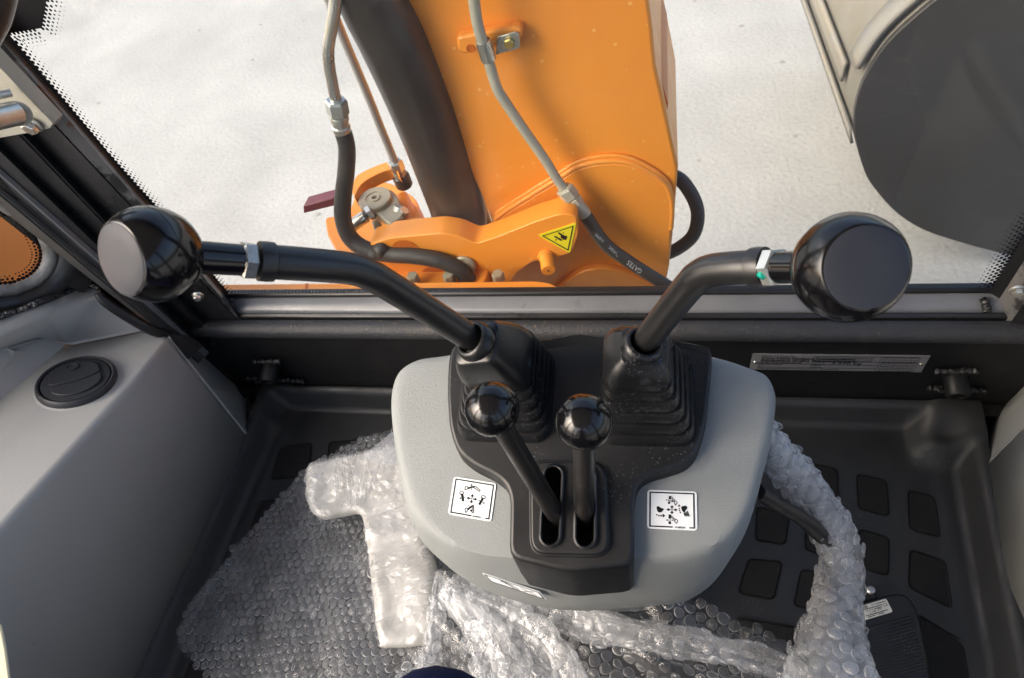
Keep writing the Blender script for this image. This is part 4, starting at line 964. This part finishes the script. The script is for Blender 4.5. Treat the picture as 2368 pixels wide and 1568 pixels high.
def drape(name, label, outline_px, z0, hfun, seed, group='bubble wrap coverings', ang=0.2, r=.0085, skip=None):
    poly = [PZ(x, y, z) for (x, y), z in zip(outline_px, z0)]
    t = thing(name, sum(poly, V()) / len(poly), label, 'bubble wrap', group)
    x0 = min(p.x for p in poly); x1 = max(p.x for p in poly); y0 = min(p.y for p in poly); y1 = max(p.y for p in poly)
    step = .006; nx_ = int((x1 - x0) / step) + 1; ny_ = int((y1 - y0) / step) + 1
    idx = {}; vs = []; fs = []
    def vid(i, j):
        if (i, j) not in idx:
            x, y = x0 + i * step, y0 + j * step; idx[(i, j)] = len(vs); vs.append(V((x, y, hfun(x, y))))
        return idx[(i, j)]
    for i in range(nx_):
        for j in range(ny_):
            if pip(V((x0 + (i + .5) * step, y0 + (j + .5) * step, 0)), poly): fs.append((vid(i, j), vid(i + 1, j), vid(i + 1, j + 1), vid(i, j + 1)))
    me = bpy.data.meshes.new('film'); me.from_pydata([tuple(v) for v in vs], [], fs)
    fin('film', me, 'sheet_film', t, smooth=True, angle=180)
    spots = []; p = r * 2.10; ca, sa = math.cos(ang), math.sin(ang); n = int(2.2 / p)
    for i in range(-n, n):
        for j in range(-n, n):
            gx = (i + (.5 if j % 2 else 0)) * p; gy = j * p * .868
            x = poly[0].x + gx * ca - gy * sa; y = poly[0].y + gx * sa + gy * ca
            x += .006 * nz3(x, y, 5, seed); y += .006 * nz3(x, y, 5, seed + 9)
            if not (x0 < x < x1 and y0 < y < y1) or not pip(V((x, y, 0)), poly): continue
            if skip and skip(x, y): continue
            e = .004; z = hfun(x, y); nn = V((hfun(x - e, y) - hfun(x + e, y), hfun(x, y - e) - hfun(x, y + e), 2 * e)).normalized()
            spots.append((V((x, y, z)), nn))
    bubbles('bubbles', spots, t, r, seed)
    return t, poly
# left: sheet lying over the mat and under the foam
def h1(x, y):
    z = .055 + .055 * sstep(-.75, -.35, x) + .012 * nz3(x, y, 6, 1) + .006 * nz3(x, y, 17, 2)
    z += .010 * math.sin((x * .8 + y * .6) * 38 + 2 * nz3(x, y, 4, 5)) * sstep(-.60, -.45, x) * .6
    return z
w1, poly1 = drape('bubble_wrap', 'clear bubble wrap sheet spread on the mat left of the console', [(935, 972), (905, 988), (850, 1003), (770, 1042), (700, 1078), (640, 1142), (600, 1192), (540, 1262), (500, 1322), (442, 1402), (414, 1462), (414, 1492), (446, 1532), (500, 1580), (560, 1640), (1000, 1650), (1040, 1500), (1060, 1330), (1100, 1250), (1040, 1060)],
                  [.10, .10, .09, .08, .07, .06, .06, .055, .055, .05, .05, .05, .05, .05, .05, .09, .1, .11, .11, .11], h1, 11, ang=.12, r=.0073)
# front: crumpled sheet before the console
def h2(x, y):
    z = .13 + .05 * sstep(.22, .06, y) + .014 * nz3(x, y, 7, 31)
    d = (x * .62 + y * .78)
    f = sstep(.16, -.16, x)
    z += f * .030 * abs(math.sin(d * 46 + 2.6 * nz3(x, y, 5, 33))) + .006 * nz3(x, y, 24, 37)
    z += .030 * math.exp(-((y - (.215 - .26 * (x + .02))) / .012) ** 2) * sstep(-.12, .0, x)
    return z
w2, poly2 = drape('bubble_wrap', 'crumpled bubble wrap heaped in front of the console', [(1000, 1318), (1050, 1322), (1180, 1350), (1330, 1370), (1480, 1378), (1600, 1374), (1660, 1398), (1760, 1448), (1842, 1500), (1836, 1580), (1820, 1680), (900, 1700), (930, 1560), (985, 1480)],
                  [.15, .15, .15, .15, .15, .15, .15, .15, .15, .16, .17, .17, .16, .15], h2, 23, ang=.5, r=.0088)
def roll(parent, cpth, seed, rb=.0080, pitch=.0140, core=True, flat=1.0, rough=.16, filmn='fold_film', corem='core_grey'):
    """bubble wrap wound or gathered along a path: (point, radius) pairs"""
    P = cat_open([p for p, r in cpth], 6); Rr = []
    for i in range(len(P)):
        f_ = min(i / 6, len(cpth) - 1.0001); k = int(f_); Rr.append(lerp(cpth[k][1], cpth[k + 1][1], f_ - k))
    S = 26; u = None; rings = []; norms = []
    for i, p in enumerate(P):
        t = (P[min(i + 1, len(P) - 1)] - P[max(i - 1, 0)]).normalized()
        u = (CAM - p) if u is None else u; u = (u - t * u.dot(t)).normalized(); w = t.cross(u); rg = []; ng = []
        for q in range(S):
            a = 2 * math.pi * q / S; k = Rr[i] * (1 + rough * noise.noise(V((math.cos(a) * 1.6, math.sin(a) * 1.6 + seed, i * .25))) + rough * .6 * math.sin(a * 3 + i * .14 + seed))
            d = u * math.cos(a) * flat + w * math.sin(a); rg.append(p + d * k); ng.append(d.normalized())
        rings.append(rg); norms.append(ng)
    loft('film', rings, filmn, parent, cap0=False, cap1=False, smooth=True, angle=180)
    if core: tube('core', P, [r * .62 for r in Rr], corem, parent, smooth_path=False)
    spots = []; sdist = 0; nxt = 0; rowk = 0; rnd = random.Random(seed)
    for i in range(1, len(P)):
        sdist += (P[i] - P[i - 1]).length
        while nxt < sdist:
            n = max(5, int(2 * math.pi * Rr[i] * (.5 + .5 * flat) / (rb * 2.05)))
            for q in range(n):
                a = (q + (.5 if rowk % 2 else 0)) / n * S; s0 = int(a) % S; f_ = a - int(a)
                c = lerp(rings[i][s0], rings[i][(s0 + 1) % S], f_); nn = lerp(norms[i][s0], norms[i][(s0 + 1) % S], f_)
                spots.append((c + V((rnd.uniform(-1, 1), rnd.uniform(-1, 1), rnd.uniform(-1, 1))) * .0018, nn))
            nxt += pitch; rowk += 1
    return spots
fold_spots = []
for k, (pa, z, rr) in enumerate(((((1016, 1335), (1010, 1400), (1002, 1480), (975, 1560), (960, 1640)), .150, (.006, .009, .010, .010, .010)),
                                 (((1030, 1352), (1100, 1420), (1150, 1500), (1180, 1620)), .160, (.014, .030, .036, .040)),
                                 (((1080, 1372), (1190, 1430), (1270, 1500), (1320, 1610)), .155, (.012, .024, .026, .028)),
                                 (((1180, 1398), (1340, 1436), (1450, 1462), (1570, 1490), (1700, 1515), (1850, 1565)), .155, (.010, .020, .018, .016, .014, .014)))):
    fold_spots += roll(w2, [(PZ(x, y, z), r) for (x, y), r in zip(pa, rr)], 50 + k, rb=.0085, core=False, flat=.32, rough=.75)
bubbles('bubbles', fold_spots, w2, .0088, 61, 'bubble_milky', .9, .30)
# right: wrapped column curving down from the console
w3 = thing('bubble_wrap', PZ(1930, 1300, .1), 'bubble wrap wound round a pipe curving down right of the console', 'bubble wrap', 'bubble wrap coverings')
cpth = [((1735, 985), .80, .020), ((1790, 1040), .83, .021), ((1850, 1110), .88, .024), ((1905, 1185), .93, .026), ((1938, 1265), .96, .028), ((1940, 1340), .95, .029), ((1932, 1410), .92, .032), ((1925, 1480), .88, .040), ((1928, 1560), .84, .050), ((1935, 1660), .80, .060)]
bubbles('bubbles', roll(w3, [(PD(*p, d), r) for p, d, r in cpth], 7, rb=.0084, pitch=.0146), w3, .0084, 77, 'bubble_milky', 1.0, .10)

# packing foam, T shaped, on the left sheet
fo = thing('packing_foam', PZ(900, 1250, .12), 'off-white T shaped piece of packing foam lying on the bubble wrap', 'packing foam')
fz = .150
fpts = [(703, 1098), (712, 1072), (740, 1062), (860, 1036), (960, 1020), (1020, 1060), (1030, 1200), (985, 1235), (1004, 1300), (1008, 1380), (998, 1470), (982, 1484), (892, 1491), (872, 1474), (855, 1330), (838, 1205), (822, 1180), (790, 1184), (742, 1192), (716, 1178), (706, 1140)]
fpoly = cat_closed([PZ(x, y, fz) for x, y in fpts], 3)
fcen = sum(fpoly, V()) / len(fpoly)
bm = bmesh.new(); vv = [bm.verts.new(p) for p in fpoly]; fc = bm.faces.new(vv); bmesh.ops.triangulate(bm, faces=[fc])
for _ in range(4): bmesh.ops.subdivide_edges(bm, edges=[e for e in bm.edges if e.calc_length() > .014], cuts=1, use_grid_fill=False); bmesh.ops.triangulate(bm, faces=bm.faces[:])
bm.verts.ensure_lookup_table()
edge_pts = [v.co.copy() for v in bm.verts if v.is_boundary]
for v in bm.verts:
    d = min((v.co - q).length for q in edge_pts)
    v.co.z += -.007 * (1 - sstep(0, .009, d)) + .003 * nz3(v.co.x, v.co.y, 34, 3) + .009 * nz3(v.co.x, v.co.y, 9, 4) * sstep(0, .03, d)
bmesh.ops.recalc_face_normals(bm, faces=bm.faces[:])
ex = bmesh.ops.extrude_face_region(bm, geom=bm.faces[:]); 
for v in [x for x in ex['geom'] if isinstance(x, bmesh.types.BMVert)]: v.co.z -= .014
bmesh.ops.recalc_face_normals(bm, faces=bm.faces[:])
me = bpy.data.meshes.new('foam_body'); bm.to_mesh(me); bm.free(); fin('foam_body', me, 'foam', fo, smooth=True, angle=70)
for k in range(26):
    rnd = random.Random(100 + k); x = rnd.uniform(730, 985); y = rnd.uniform(1060, 1470)
    if y > 1180 and x < 850: continue
    a0 = rnd.uniform(0, 6.28); L = rnd.uniform(8, 26); pts = [PZ(x + L * .5 * j * math.cos(a0 + .35 * j), y + L * .5 * j * math.sin(a0 + .35 * j), fz + .004) for j in range(-1, 2)]
    tube('crease', pts, [.0004, .0011, .0004], 'foam', fo, seg=5, n=4)
rnd = random.Random(17); bm = bmesh.new()
for tri_ in range(1): bm.from_mesh(bpy.data.meshes['foam_body'])
top_f = [f for f in bm.faces if f.normal.z > .3]; bmesh.ops.delete(bm, geom=[f for f in bm.faces if f not in set(top_f)], context='FACES')
for v in bm.verts: v.co += V((rnd.uniform(-.003, .003), rnd.uniform(-.003, .003), .0035 + rnd.uniform(-.0022, .0022) + .003 * nz3(v.co.x, v.co.y, 22, 8)))
me = bpy.data.meshes.new('crinkled_film'); bm.to_mesh(me); bm.free(); me.materials.clear(); fin('crinkled_film', me, 'crinkle_film', fo)
for p_ in me.polygons: p_.use_smooth = False
mk('cover_film', [PZ(x, y, fz + .012) for x, y in ((905, 1000), (960, 1000), (960, 1080), (880, 1075), (830, 1062))], [(0, 1, 2, 3, 4)], 'fold_film', fo)

# ================================================================ person: only one knee reaches into the frame
pe = bpy.data.meshes.new('person')
sk = [(-.10, -.62, .50), (-.10, -.64, .72), (-.10, -.66, .95), (-.10, -.68, 1.10), (-.10, -.67, 1.26), (-.10, -.66, 1.38),            # 0-5 spine to head
      (-.20, -.60, .50), (-.20, -.22, .56), (-.163, .074, .612), (-.19, -.02, .33), (-.20, -.10, .08), (-.20, .02, .04),            # 6-11 this leg
      (.02, -.60, .50), (.06, -.30, .53), (.09, -.06, .52), (.09, -.12, .28), (.08, -.18, .08), (.08, -.06, .04),            # 12-17 other leg
      (-.30, -.67, 1.07), (-.36, -.60, .84), (-.34, -.42, .66), (.10, -.67, 1.07), (.17, -.60, .84), (.13, -.42, .64)]       # arms on the thighs
ed = [(0, 1), (1, 2), (2, 3), (3, 4), (4, 5), (0, 6), (6, 7), (7, 8), (8, 9), (9, 10), (10, 11), (0, 12), (12, 13), (13, 14), (14, 15), (15, 16), (16, 17), (3, 18), (18, 19), (19, 20), (3, 21), (21, 22), (22, 23)]
rad = [.13, .13, .15, .10, .06, .10, .09, .075, .060, .055, .045, .04, .09, .075, .060, .055, .045, .04, .06, .045, .035, .06, .045, .035]
pe.from_pydata(sk, ed, []); per = link(bpy.data.objects.new('person', pe)); pe.materials.append(M['navy'])
sm = per.modifiers.new('skin', 'SKIN')
for i, r in enumerate(rad): pe.skin_vertices[0].data[i].radius = (r, r)
pe.skin_vertices[0].data[0].use_root = True
ss = per.modifiers.new('sub', 'SUBSURF'); ss.levels = 2; ss.render_levels = 2; sm.use_smooth_shade = True
tag(per, 'person in navy trousers whose knee shows at the bottom edge', 'person')
lathe('face', V((-.10, -.63, 1.40)), (0, 0, 1), [(.02, -.11), (.065, -.08), (.08, -.02), (.085, .04), (.07, .09), (.03, .115), (0, .12)], 'skin', per)
seat = thing('operator_seat', (-.1, -.6, .2), 'dark operator seat facing the levers, under the person', 'seat')
loft('cushion', [rrect(V((-.09, -.55, .22)), V((1, 0, 0)), V((0, 1, 0)), .25, .25, .06), rrect(V((-.09, -.55, .38)), V((1, 0, 0)), V((0, 1, 0)), .26, .26, .06)], 'rubber', seat, bevel=.02)
loft('backrest', [rrect(V((-.09, -.86, .36)), V((1, 0, 0)), V((0, 1, 0)), .24, .05, .04), rrect(V((-.09, -.93, .95)), V((1, 0, 0)), V((0, 1, 0)), .22, .04, .03)], 'rubber', seat, bevel=.02)
prism('seat_base', [V((-.25, -.72, -.01)), V((.07, -.72, -.01)), V((.07, -.38, -.01)), V((-.25, -.38, -.01))], (0, 0, .24), 'black_paint', seat, bevel=.01)

# ================================================================ behind the window: boom, swing frame, hoses, bucket
BY = 1.0
def py_list(l, y): return [PY(a, b, y) for a, b in l]
boom = thing('digger_boom', PY(1350, 660, BY), 'orange painted steel digger boom standing behind the rear window', 'boom')
bl = [(868, -110), (918, 0), (1030, 232), (1062, 345), (1112, 450), (1150, 545), (1165, 690)]
brr = [(1490, -110), (1500, 0), (1509, 70), (1516, 150), (1568, 388), (1558, 520), (1548, 612), (1534, 690)]
prism('boom_box', py_list(bl + brr[::-1], BY), (0, .36, 0), 'orange', boom, bevel=.006, seg=3)
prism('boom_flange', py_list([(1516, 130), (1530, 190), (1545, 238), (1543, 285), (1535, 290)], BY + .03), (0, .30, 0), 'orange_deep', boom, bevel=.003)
arc = [(1140, 560), (1146, 518), (1165, 498), (1215, 466), (1290, 420), (1340, 391), (1400, 379), (1455, 384), (1508, 410), (1542, 440), (1553, 480), (1551, 535)]
arc3 = cat_open(py_list(arc, BY - .012), 5)
prism('boom_cheek', arc3 + py_list([(1548, 612), (1530, 700), (1150, 700)], BY - .012), (0, .011, 0), 'orange', boom, bevel=.003)
tube('weld_seam', [p + V((0, .004, .004)) for p in arc3], .0055, 'orange', boom, smooth_path=False)
tube('weld_seam', [p + V((0, .008, .012)) for p in arc3[2:-4]], .0045, 'orange', boom, smooth_path=False)
arc2 = cat_open(py_list([(1268, 690), (1290, 668), (1340, 632), (1390, 622), (1440, 632), (1500, 662), (1530, 690)], BY - .03), 5)
prism('lower_cheek', arc2 + py_list([(1520, 740), (1270, 740)], BY - .03), (0, .018, 0), 'orange', boom, bevel=.004)
# pipe clamp block and clamp
prism('clamp_block', py_list([(1056, 88), (1066, 84), (1190, 62), (1206, 66), (1209, 84), (1200, 92), (1075, 126), (1058, 118)], BY - .022), (0, .022, 0), 'orange', boom, bevel=.004)
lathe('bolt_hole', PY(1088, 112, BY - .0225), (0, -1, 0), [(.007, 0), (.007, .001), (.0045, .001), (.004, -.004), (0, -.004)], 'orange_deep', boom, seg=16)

pipe = thing('steel_pipe', PY(1240, 250, BY - .05), 'bent zinc steel pipe clamped to the face of the boom', 'pipe', 'hydraulic pipes')
p3 = [PY(x, y, yy) for (x, y), yy in (((1088, -70), .955), ((1096, 0), .955), ((1106, 62), .955), ((1128, 135), .955), ((1148, 200), .955), ((1166, 232), .955), ((1215, 305), .955), ((1262, 372), .955), ((1288, 415), .952), ((1308, 440), .95))]
tube('pipe_run', p3, .0088, 'zinc_dull', pipe, seg=20)
ax = (p3[-1] - p3[-2]).normalized()
hexnut('pipe_nut', p3[-1] - ax * .006, ax, .0175, .026, 'zinc_dull', pipe); hexnut('pipe_nut', p3[-1] + ax * .021, ax, .0155, .016, 'zinc_dull', pipe)
lathe('ferrule', p3[-1] + ax * .035, ax, [(.0125, 0), (.0135, .004), (.0135, .026), (.0125, .032), (.010, .033)], 'zinc_dull', pipe)
clp = [PY(x, y, BY - .045) for x, y in ((1098, 100), (1140, 92), (1146, 132), (1108, 144))]
cc = sum(clp, V()) / 4; tdir = (p3[4] - p3[3]).normalized()
lathe('clamp_band', cc + tdir * -.016 + V((0, .002, 0)), tdir, [(.0105, 0), (.0125, .0005), (.0125, .032), (.0105, .0325)], 'zinc', pipe, closed=True)
prism('clamp_ear', py_list([(1150, 86), (1192, 74), (1200, 80), (1203, 108), (1196, 114), (1158, 124), (1146, 128)], BY - .027), (0, .004, 0), 'zinc', pipe, bevel=.001)
hexnut('clamp_screw', PY(1178, 99, BY - .028), (0, -1, 0), .0085, .006, 'brass_zinc', pipe)
hb = p3[-1] + ax * .066
hose3 = thing('hydraulic_hose', hb, 'black hydraulic hose with white print running down right from the boom pipe', 'hose', 'hydraulic hoses')
h3 = [hb - ax * .012, hb] + [PY(x, y, yy) for (x, y), yy in (((1398, 562), .93), ((1450, 602), .92), ((1500, 634), .91), ((1545, 662), .90), ((1620, 712), .89))]
tube('hose_body', h3, .0125, 'hose', hose3, seg=20)
def hose_text(body, a, b, y, size):
    A_ = PY(*a, y - .0132); B_ = PY(*b, y - .0132); up_ = V((0, 0, 1))
    text_mesh('lettering', body, size, B_, A_ - B_, V((.4, -.3, -1)), 'white_ink', hose3, lift=.001)
hose_text('GATES', (1452, 600), (1486, 625), .917, .0135)
hose_text('CLASSIC', (1398, 556), (1432, 590), .930, .009)
hose_text('6.3MM', (1376, 536), (1396, 556), .934, .009)

lp = thing('hydraulic_hose', PY(1620, 500, 1.2), 'black hydraulic hose looping out on the right of the boom', 'hose', 'hydraulic hoses')
tube('hose_body', [PY(x, y, yy) for (x, y), yy in (((1500, 400), 1.22), ((1560, 408), 1.2), ((1592, 438), 1.18), ((1613, 488), 1.16), ((1605, 540), 1.14), ((1572, 572), 1.13), ((1530, 590), 1.12), ((1470, 600), 1.12))], .0155, 'hose', lp, seg=20)

cyl = thing('hydraulic_cylinder', PY(1070, 530, 1.06), 'thick black hydraulic cylinder leaning against the left side of the boom', 'cylinder')
a = PY(860, 0, .985); b = PY(1062, 500, 1.02); a2 = PY(800, -160, .97)
cpts = [a2, a, PY(908, 95, .99), PY(976, 250, 1.0), PY(1028, 390, 1.01), b, PY(1058, 560, 1.03)]
tube('barrel', cpts, [.052, .052, .055, .057, .058, .058, .058], 'cyl_black', cyl, seg=40)
tube('feed_line', [PY(x, y, 1.075) for x, y in ((1010, 190), (1046, 300), (1090, 420), (1132, 535))], .013, 'zinc_dull', cyl)
lathe('end_cap', PY(1060, 560, 1.03), (b - a), [(.050, -.01), (.052, 0), (.052, .03), (.04, .035)], 'cyl_black', cyl)

pa = thing('steel_pipe', PY(770, 120, .95), 'bright zinc steel pipe at the top left of the boom ending in a hex nut', 'pipe', 'hydraulic pipes')
q = [PY(x, y, .93) for x, y in ((778, -70), (776, 0), (769, 50), (760, 105), (761, 150), (768, 190), (778, 240))]
tube('pipe_run', q, .0098, 'zinc', pa, seg=20); ax = (q[-1] - q[-2]).normalized()
hexnut('pipe_nut', q[-1] - ax * .008, ax, .0190, .030, 'zinc', pa)
lathe('ferrule', q[-1] + ax * .022, ax, [(.0155, 0), (.0165, .003), (.0165, .009), (.0145, .011), (.0145, .020), (.0165, .022), (.0165, .030), (.015, .034)], 'zinc', pa)
ho = thing('hydraulic_hose', q[-1], 'thick black hydraulic hose bending from the left steel pipe to the swing frame', 'hose', 'hydraulic hoses')
tube('hose_body', [q[-1] + ax * .045] + [PY(x, y, yy) for (x, y), yy in (((802, 340), .93), ((800, 400), .93), ((793, 460), .925), ((794, 510), .92), ((812, 552), .915), ((850, 578), .905), ((905, 588), .90), ((960, 592), .895), ((1015, 602), .89), ((1060, 622), .885), ((1086, 650), .88))], [.0155, .0155, .016, .0165, .017, .0175, .0175, .0175, .017, .017, .0165, .0165], 'hose', ho, seg=22)
for i, (x, y, yy, r) in enumerate(((850, 580, .905, .0165), (866, 586, .902, .017), (880, 578, .900, .0158))):
    blob('hose_scuff', PY(x, y, yy - .002), r, 'hose', ho, (1, 1, 1), i + 2, .12)
pb_ = thing('steel_pipe', PY(850, 230, 1.05), 'thin steel pipe beside the black cylinder ending in a black fitting', 'pipe', 'hydraulic pipes')
q = [PY(x, y, 1.10) for x, y in ((735, -70), (760, 0), (795, 90), (850, 220), (880, 295), (912, 372))]
tube('pipe_run', q, .0088, 'pipe_grey', pb_, seg=18); ax = (q[-1] - q[-2]).normalized()
hexnut('pipe_nut', q[-1], ax, .0165, .026, 'zinc', pb_); hexnut('pipe_nut', q[-1] + ax * .026, ax, .015, .014, 'zinc_dull', pb_)
lathe('fitting', q[-1] + ax * .038, ax, [(.015, 0), (.019, .003), (.019, .028), (.016, .032), (0, .032)], 'hose', pb_)

# swing frame
sw = thing('swing_frame', PZ(1000, 600, .2), 'orange cast swing frame with pins and lugs at the foot of the boom', 'swing frame')
fpl = [(854, 566), (900, 551), (1022, 539), (1062, 546), (1102, 564), (1150, 548), (1240, 512), (1298, 494), (1332, 498), (1338, 540), (1322, 584), (1282, 598), (1232, 604), (1196, 630), (1172, 668), (1165, 720), (860, 720), (838, 620)]
prism('frame_plate', round_poly(py_list(fpl, .905), .010, 3), (0, .05, 0), 'orange', sw, bevel=.004, seg=3)
prism('flange', [PZ(x, y, zz) for (x, y), zz in (((870, 498), .300), ((924, 504), .300), ((1021, 500), .300), ((1023, 537), .300), ((901, 550), .300), ((882, 516), .300))], (0, 0, -.02), 'orange', sw, bevel=.004)
prism('base_plate', round_poly([PZ(x, y, .215) for x, y in ((750, 500), (757, 545), (785, 590), (850, 660), (1120, 660), (1150, 545), (1040, 520), (985, 510), (960, 456), (916, 428), (884, 418), (846, 418), (822, 440), (816, 470), (800, 500))], .02, 3), (0, 0, -.03), 'orange', sw, bevel=.004)
ringo = [(812, 440), (824, 408), (856, 389), (900, 374), (918, 384)]; ringi = [(820, 456), (834, 428), (862, 408), (902, 392), (922, 400)]
prism('ring', cat_open([PZ(x, y, .335) for x, y in ringo], 4) + cat_open([PZ(x, y, .335) for x, y in ringi], 4)[::-1], (0, 0, -.028), 'orange', sw, bevel=.003)
prism('hub_block', round_poly([PZ(x, y, .315) for x, y in ((838, 452), (860, 440), (905, 436), (918, 452), (934, 498), (900, 520), (872, 494), (842, 478))], .012, 3), (0, 0, -.03), 'tan_steel', sw, bevel=.004)
lathe('pivot_pin', PZ(868, 462, .318), (0, 0, 1), [(.036, -.01), (.036, .004), (.034, .006), (.020, .006), (.019, .004), (.012, .004), (.011, .007), (.006, .007), (.005, .002), (0, .002)], 'tan_steel', sw, seg=32)
for p0, p1, r in (((808, 526), (846, 500), .0135), ((846, 500), (868, 486), .008), ((918, 498), (925, 478), .013), ((928, 500), (936, 486), .009)):
    tube('bolt', [PZ(*p0, .30), PZ(*p1, .315)], r, 'zinc', sw, seg=16)
hexnut('bolt_head', PZ(850, 496, .313), (PZ(868, 486, .315) - PZ(808, 526, .30)), .016, .012, 'zinc', sw)
prism('stop', [PZ(x, y, .28) for x, y in ((858, 510), (880, 505), (888, 535), (868, 540))], (0, 0, -.04), 'tan_steel', sw, bevel=.003)
prism('lug', [PZ(x, y, .27) for x, y in ((905, 470), (945, 458), (970, 480), (985, 520), (930, 530))], (0, 0, -.05), 'orange', sw, bevel=.006)
tube('arm', [PZ(930, 455, .27), PZ(945, 500, .26), PZ(960, 540, .24)], [.014, .02, .02], 'orange', sw)
lathe('hose_port', PY(1074, 612, .903), (0, -1, .1), [(.024, 0), (.025, .004), (.022, .008), (.018, .009), (0, .009)], 'tan_steel', sw)
lathe('hole_shade', PY(940, 580, .9042), (0, -1, 0), [(.030, 0), (.030, .0008), (0, .0008)], 'orange_deep', sw)  # flat darker discs paint in the shade of two openings
lathe('hole_shade', PY(1020, 648, .9042), (0, -1, 0), [(.045, 0), (.045, .0008), (0, .0008)], 'orange_deep', sw)
pn0 = PY(1262, 590, .905); pn1 = PY(1268, 626, .865)
tube('lock_pin', [pn0, lerp(pn0, pn1, .15), lerp(pn0, pn1, .2), pn1], [.0165, .0165, .0135, .0135], 'orange', sw, seg=24, smooth_path=False)
lathe('pin_shade_dot', pn1, (pn1 - pn0), [(.002, 0), (.002, .0008), (0, .0008)], 'ink', sw, seg=10)  # flat black dot stands for the dark inside a small hole
# yellow warning triangle
YT = .9035
tri = [PY(x, y, YT) for x, y in ((1243, 544), (1333, 515), (1318, 586))]
tp = round_poly(tri, .006, 4); ws = prism('warning_sticker', tp, (0, .001, 0), 'yellow', sw); ws['label'] = 'yellow triangular warning sticker with black crushing hand sign'
tcn = sum(tri, V()) / 3; eps = V((0, -.0008, 0))
o_ = [tcn + (p - tcn) * .82 + eps for p in tri]; i_ = [tcn + (p - tcn) * .73 + eps for p in tri]
polys('print', [[o_[k], o_[(k + 1) % 3], i_[(k + 1) % 3], i_[k]] for k in range(3)], 'ink', ws)
def k7(l): return [PY(1202.6 + x * .1259, 481 + y * .1259, YT) + eps for x, y in l]
polys('print', [k7([(690, 455), (712, 438), (790, 490), (830, 505), (800, 530), (770, 520)]), k7([(615, 520), (640, 505), (775, 575), (760, 603)]), k7([(735, 530), (775, 495), (830, 510), (855, 500), (862, 540), (845, 580), (800, 580)]), k7([(780, 460), (805, 440), (810, 455), (790, 470)]), k7([(645, 590), (665, 562), (678, 570), (660, 597)])], 'ink', ws)
# orange bar just outside the pane with its nuts
prism('rear_bar', round_poly([PZ(x, y, .250) for x, y in ((480, 658), (1240, 650), (1272, 654), (1296, 668), (1312, 700), (480, 700))], .012, 3), (0, 0, -.05), 'orange', sw, bevel=.005)
for x, y in ((1042, 648), (1155, 646), (960, 650)): hexnut('bar_nut', PZ(x, y + 4, .222), (0, 0, 1), .0125, .024, 'tan_steel', sw)
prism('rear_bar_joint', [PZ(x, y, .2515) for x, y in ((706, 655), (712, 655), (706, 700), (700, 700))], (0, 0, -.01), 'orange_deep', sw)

mb = prism('safety_bar', [PY(x, y, .95) for x, y in ((701, 477), (772, 458), (774, 476), (702, 494))], (.002, .03, 0), 'maroon', None, bevel=.002)
tag(mb, 'short dark red bar sticking out left behind the hose', 'bar')

# bucket on the yard
BK = 2.0
bu = thing('digger_bucket', PY(2250, 560, BK), 'dark steel digger bucket with dusty grey shell at the upper right', 'bucket')
prof = [(2330, 590), (2260, 572), (2195, 553), (2140, 534), (2098, 511), (2062, 482), (2030, 446), (2006, 412), (1990, 370), (1977, 320), (1975, 268), (1984, 222), (2000, 180), (2030, 130), (2062, 90), (2110, 45), (2180, -12), (2300, -100)]
pp = cat_open([PY(x, y, BK) for x, y in prof], 3)
tail = [PY(2620, -160, BK), PY(2760, 300, BK), PY(2600, 680, BK)]
prism('side_plate', pp + tail, (0, .022, 0), 'bucket_dark', bu, bevel=.003)
sh_ = [p for p in pp]
depth = V((-.07, 1.5, 0))
loft('shell', [[p + V((.006, .024, 0)) for p in sh_], [p + V((.006, 0, 0)) + depth for p in sh_]], 'bucket_shell', bu, closed=False, smooth=True, angle=40, solid=.012)
prism('side_plate', [p + depth + V((0, -.02, 0)) for p in pp + tail], (0, .022, 0), 'bucket_shell', bu)
# wear strips and the long edge plate on the shell
def strip(i0, i1, t0, t1, h, matn, name='wear_strip'):
    seg_ = sh_[i0:i1 + 1]; c_ = sum(pp + tail, V()) / len(pp + tail)
    A_, B_ = [], []
    for p in seg_:
        o = (p - c_); o.y = 0; o.normalize(); A_.append(p + depth * t0 + o * h); B_.append(p + depth * t1 + o * h)
    return loft(name, [A_, B_], matn, bu, closed=False, smooth=True, angle=40, solid=h + .004)
strip(36, 50, .02, .075, .014, 'bucket_plate'); strip(26, 28, .01, 1.0, .006, 'bucket_plate'); strip(31, 34, .10, 1.0, .008, 'bucket_plate')
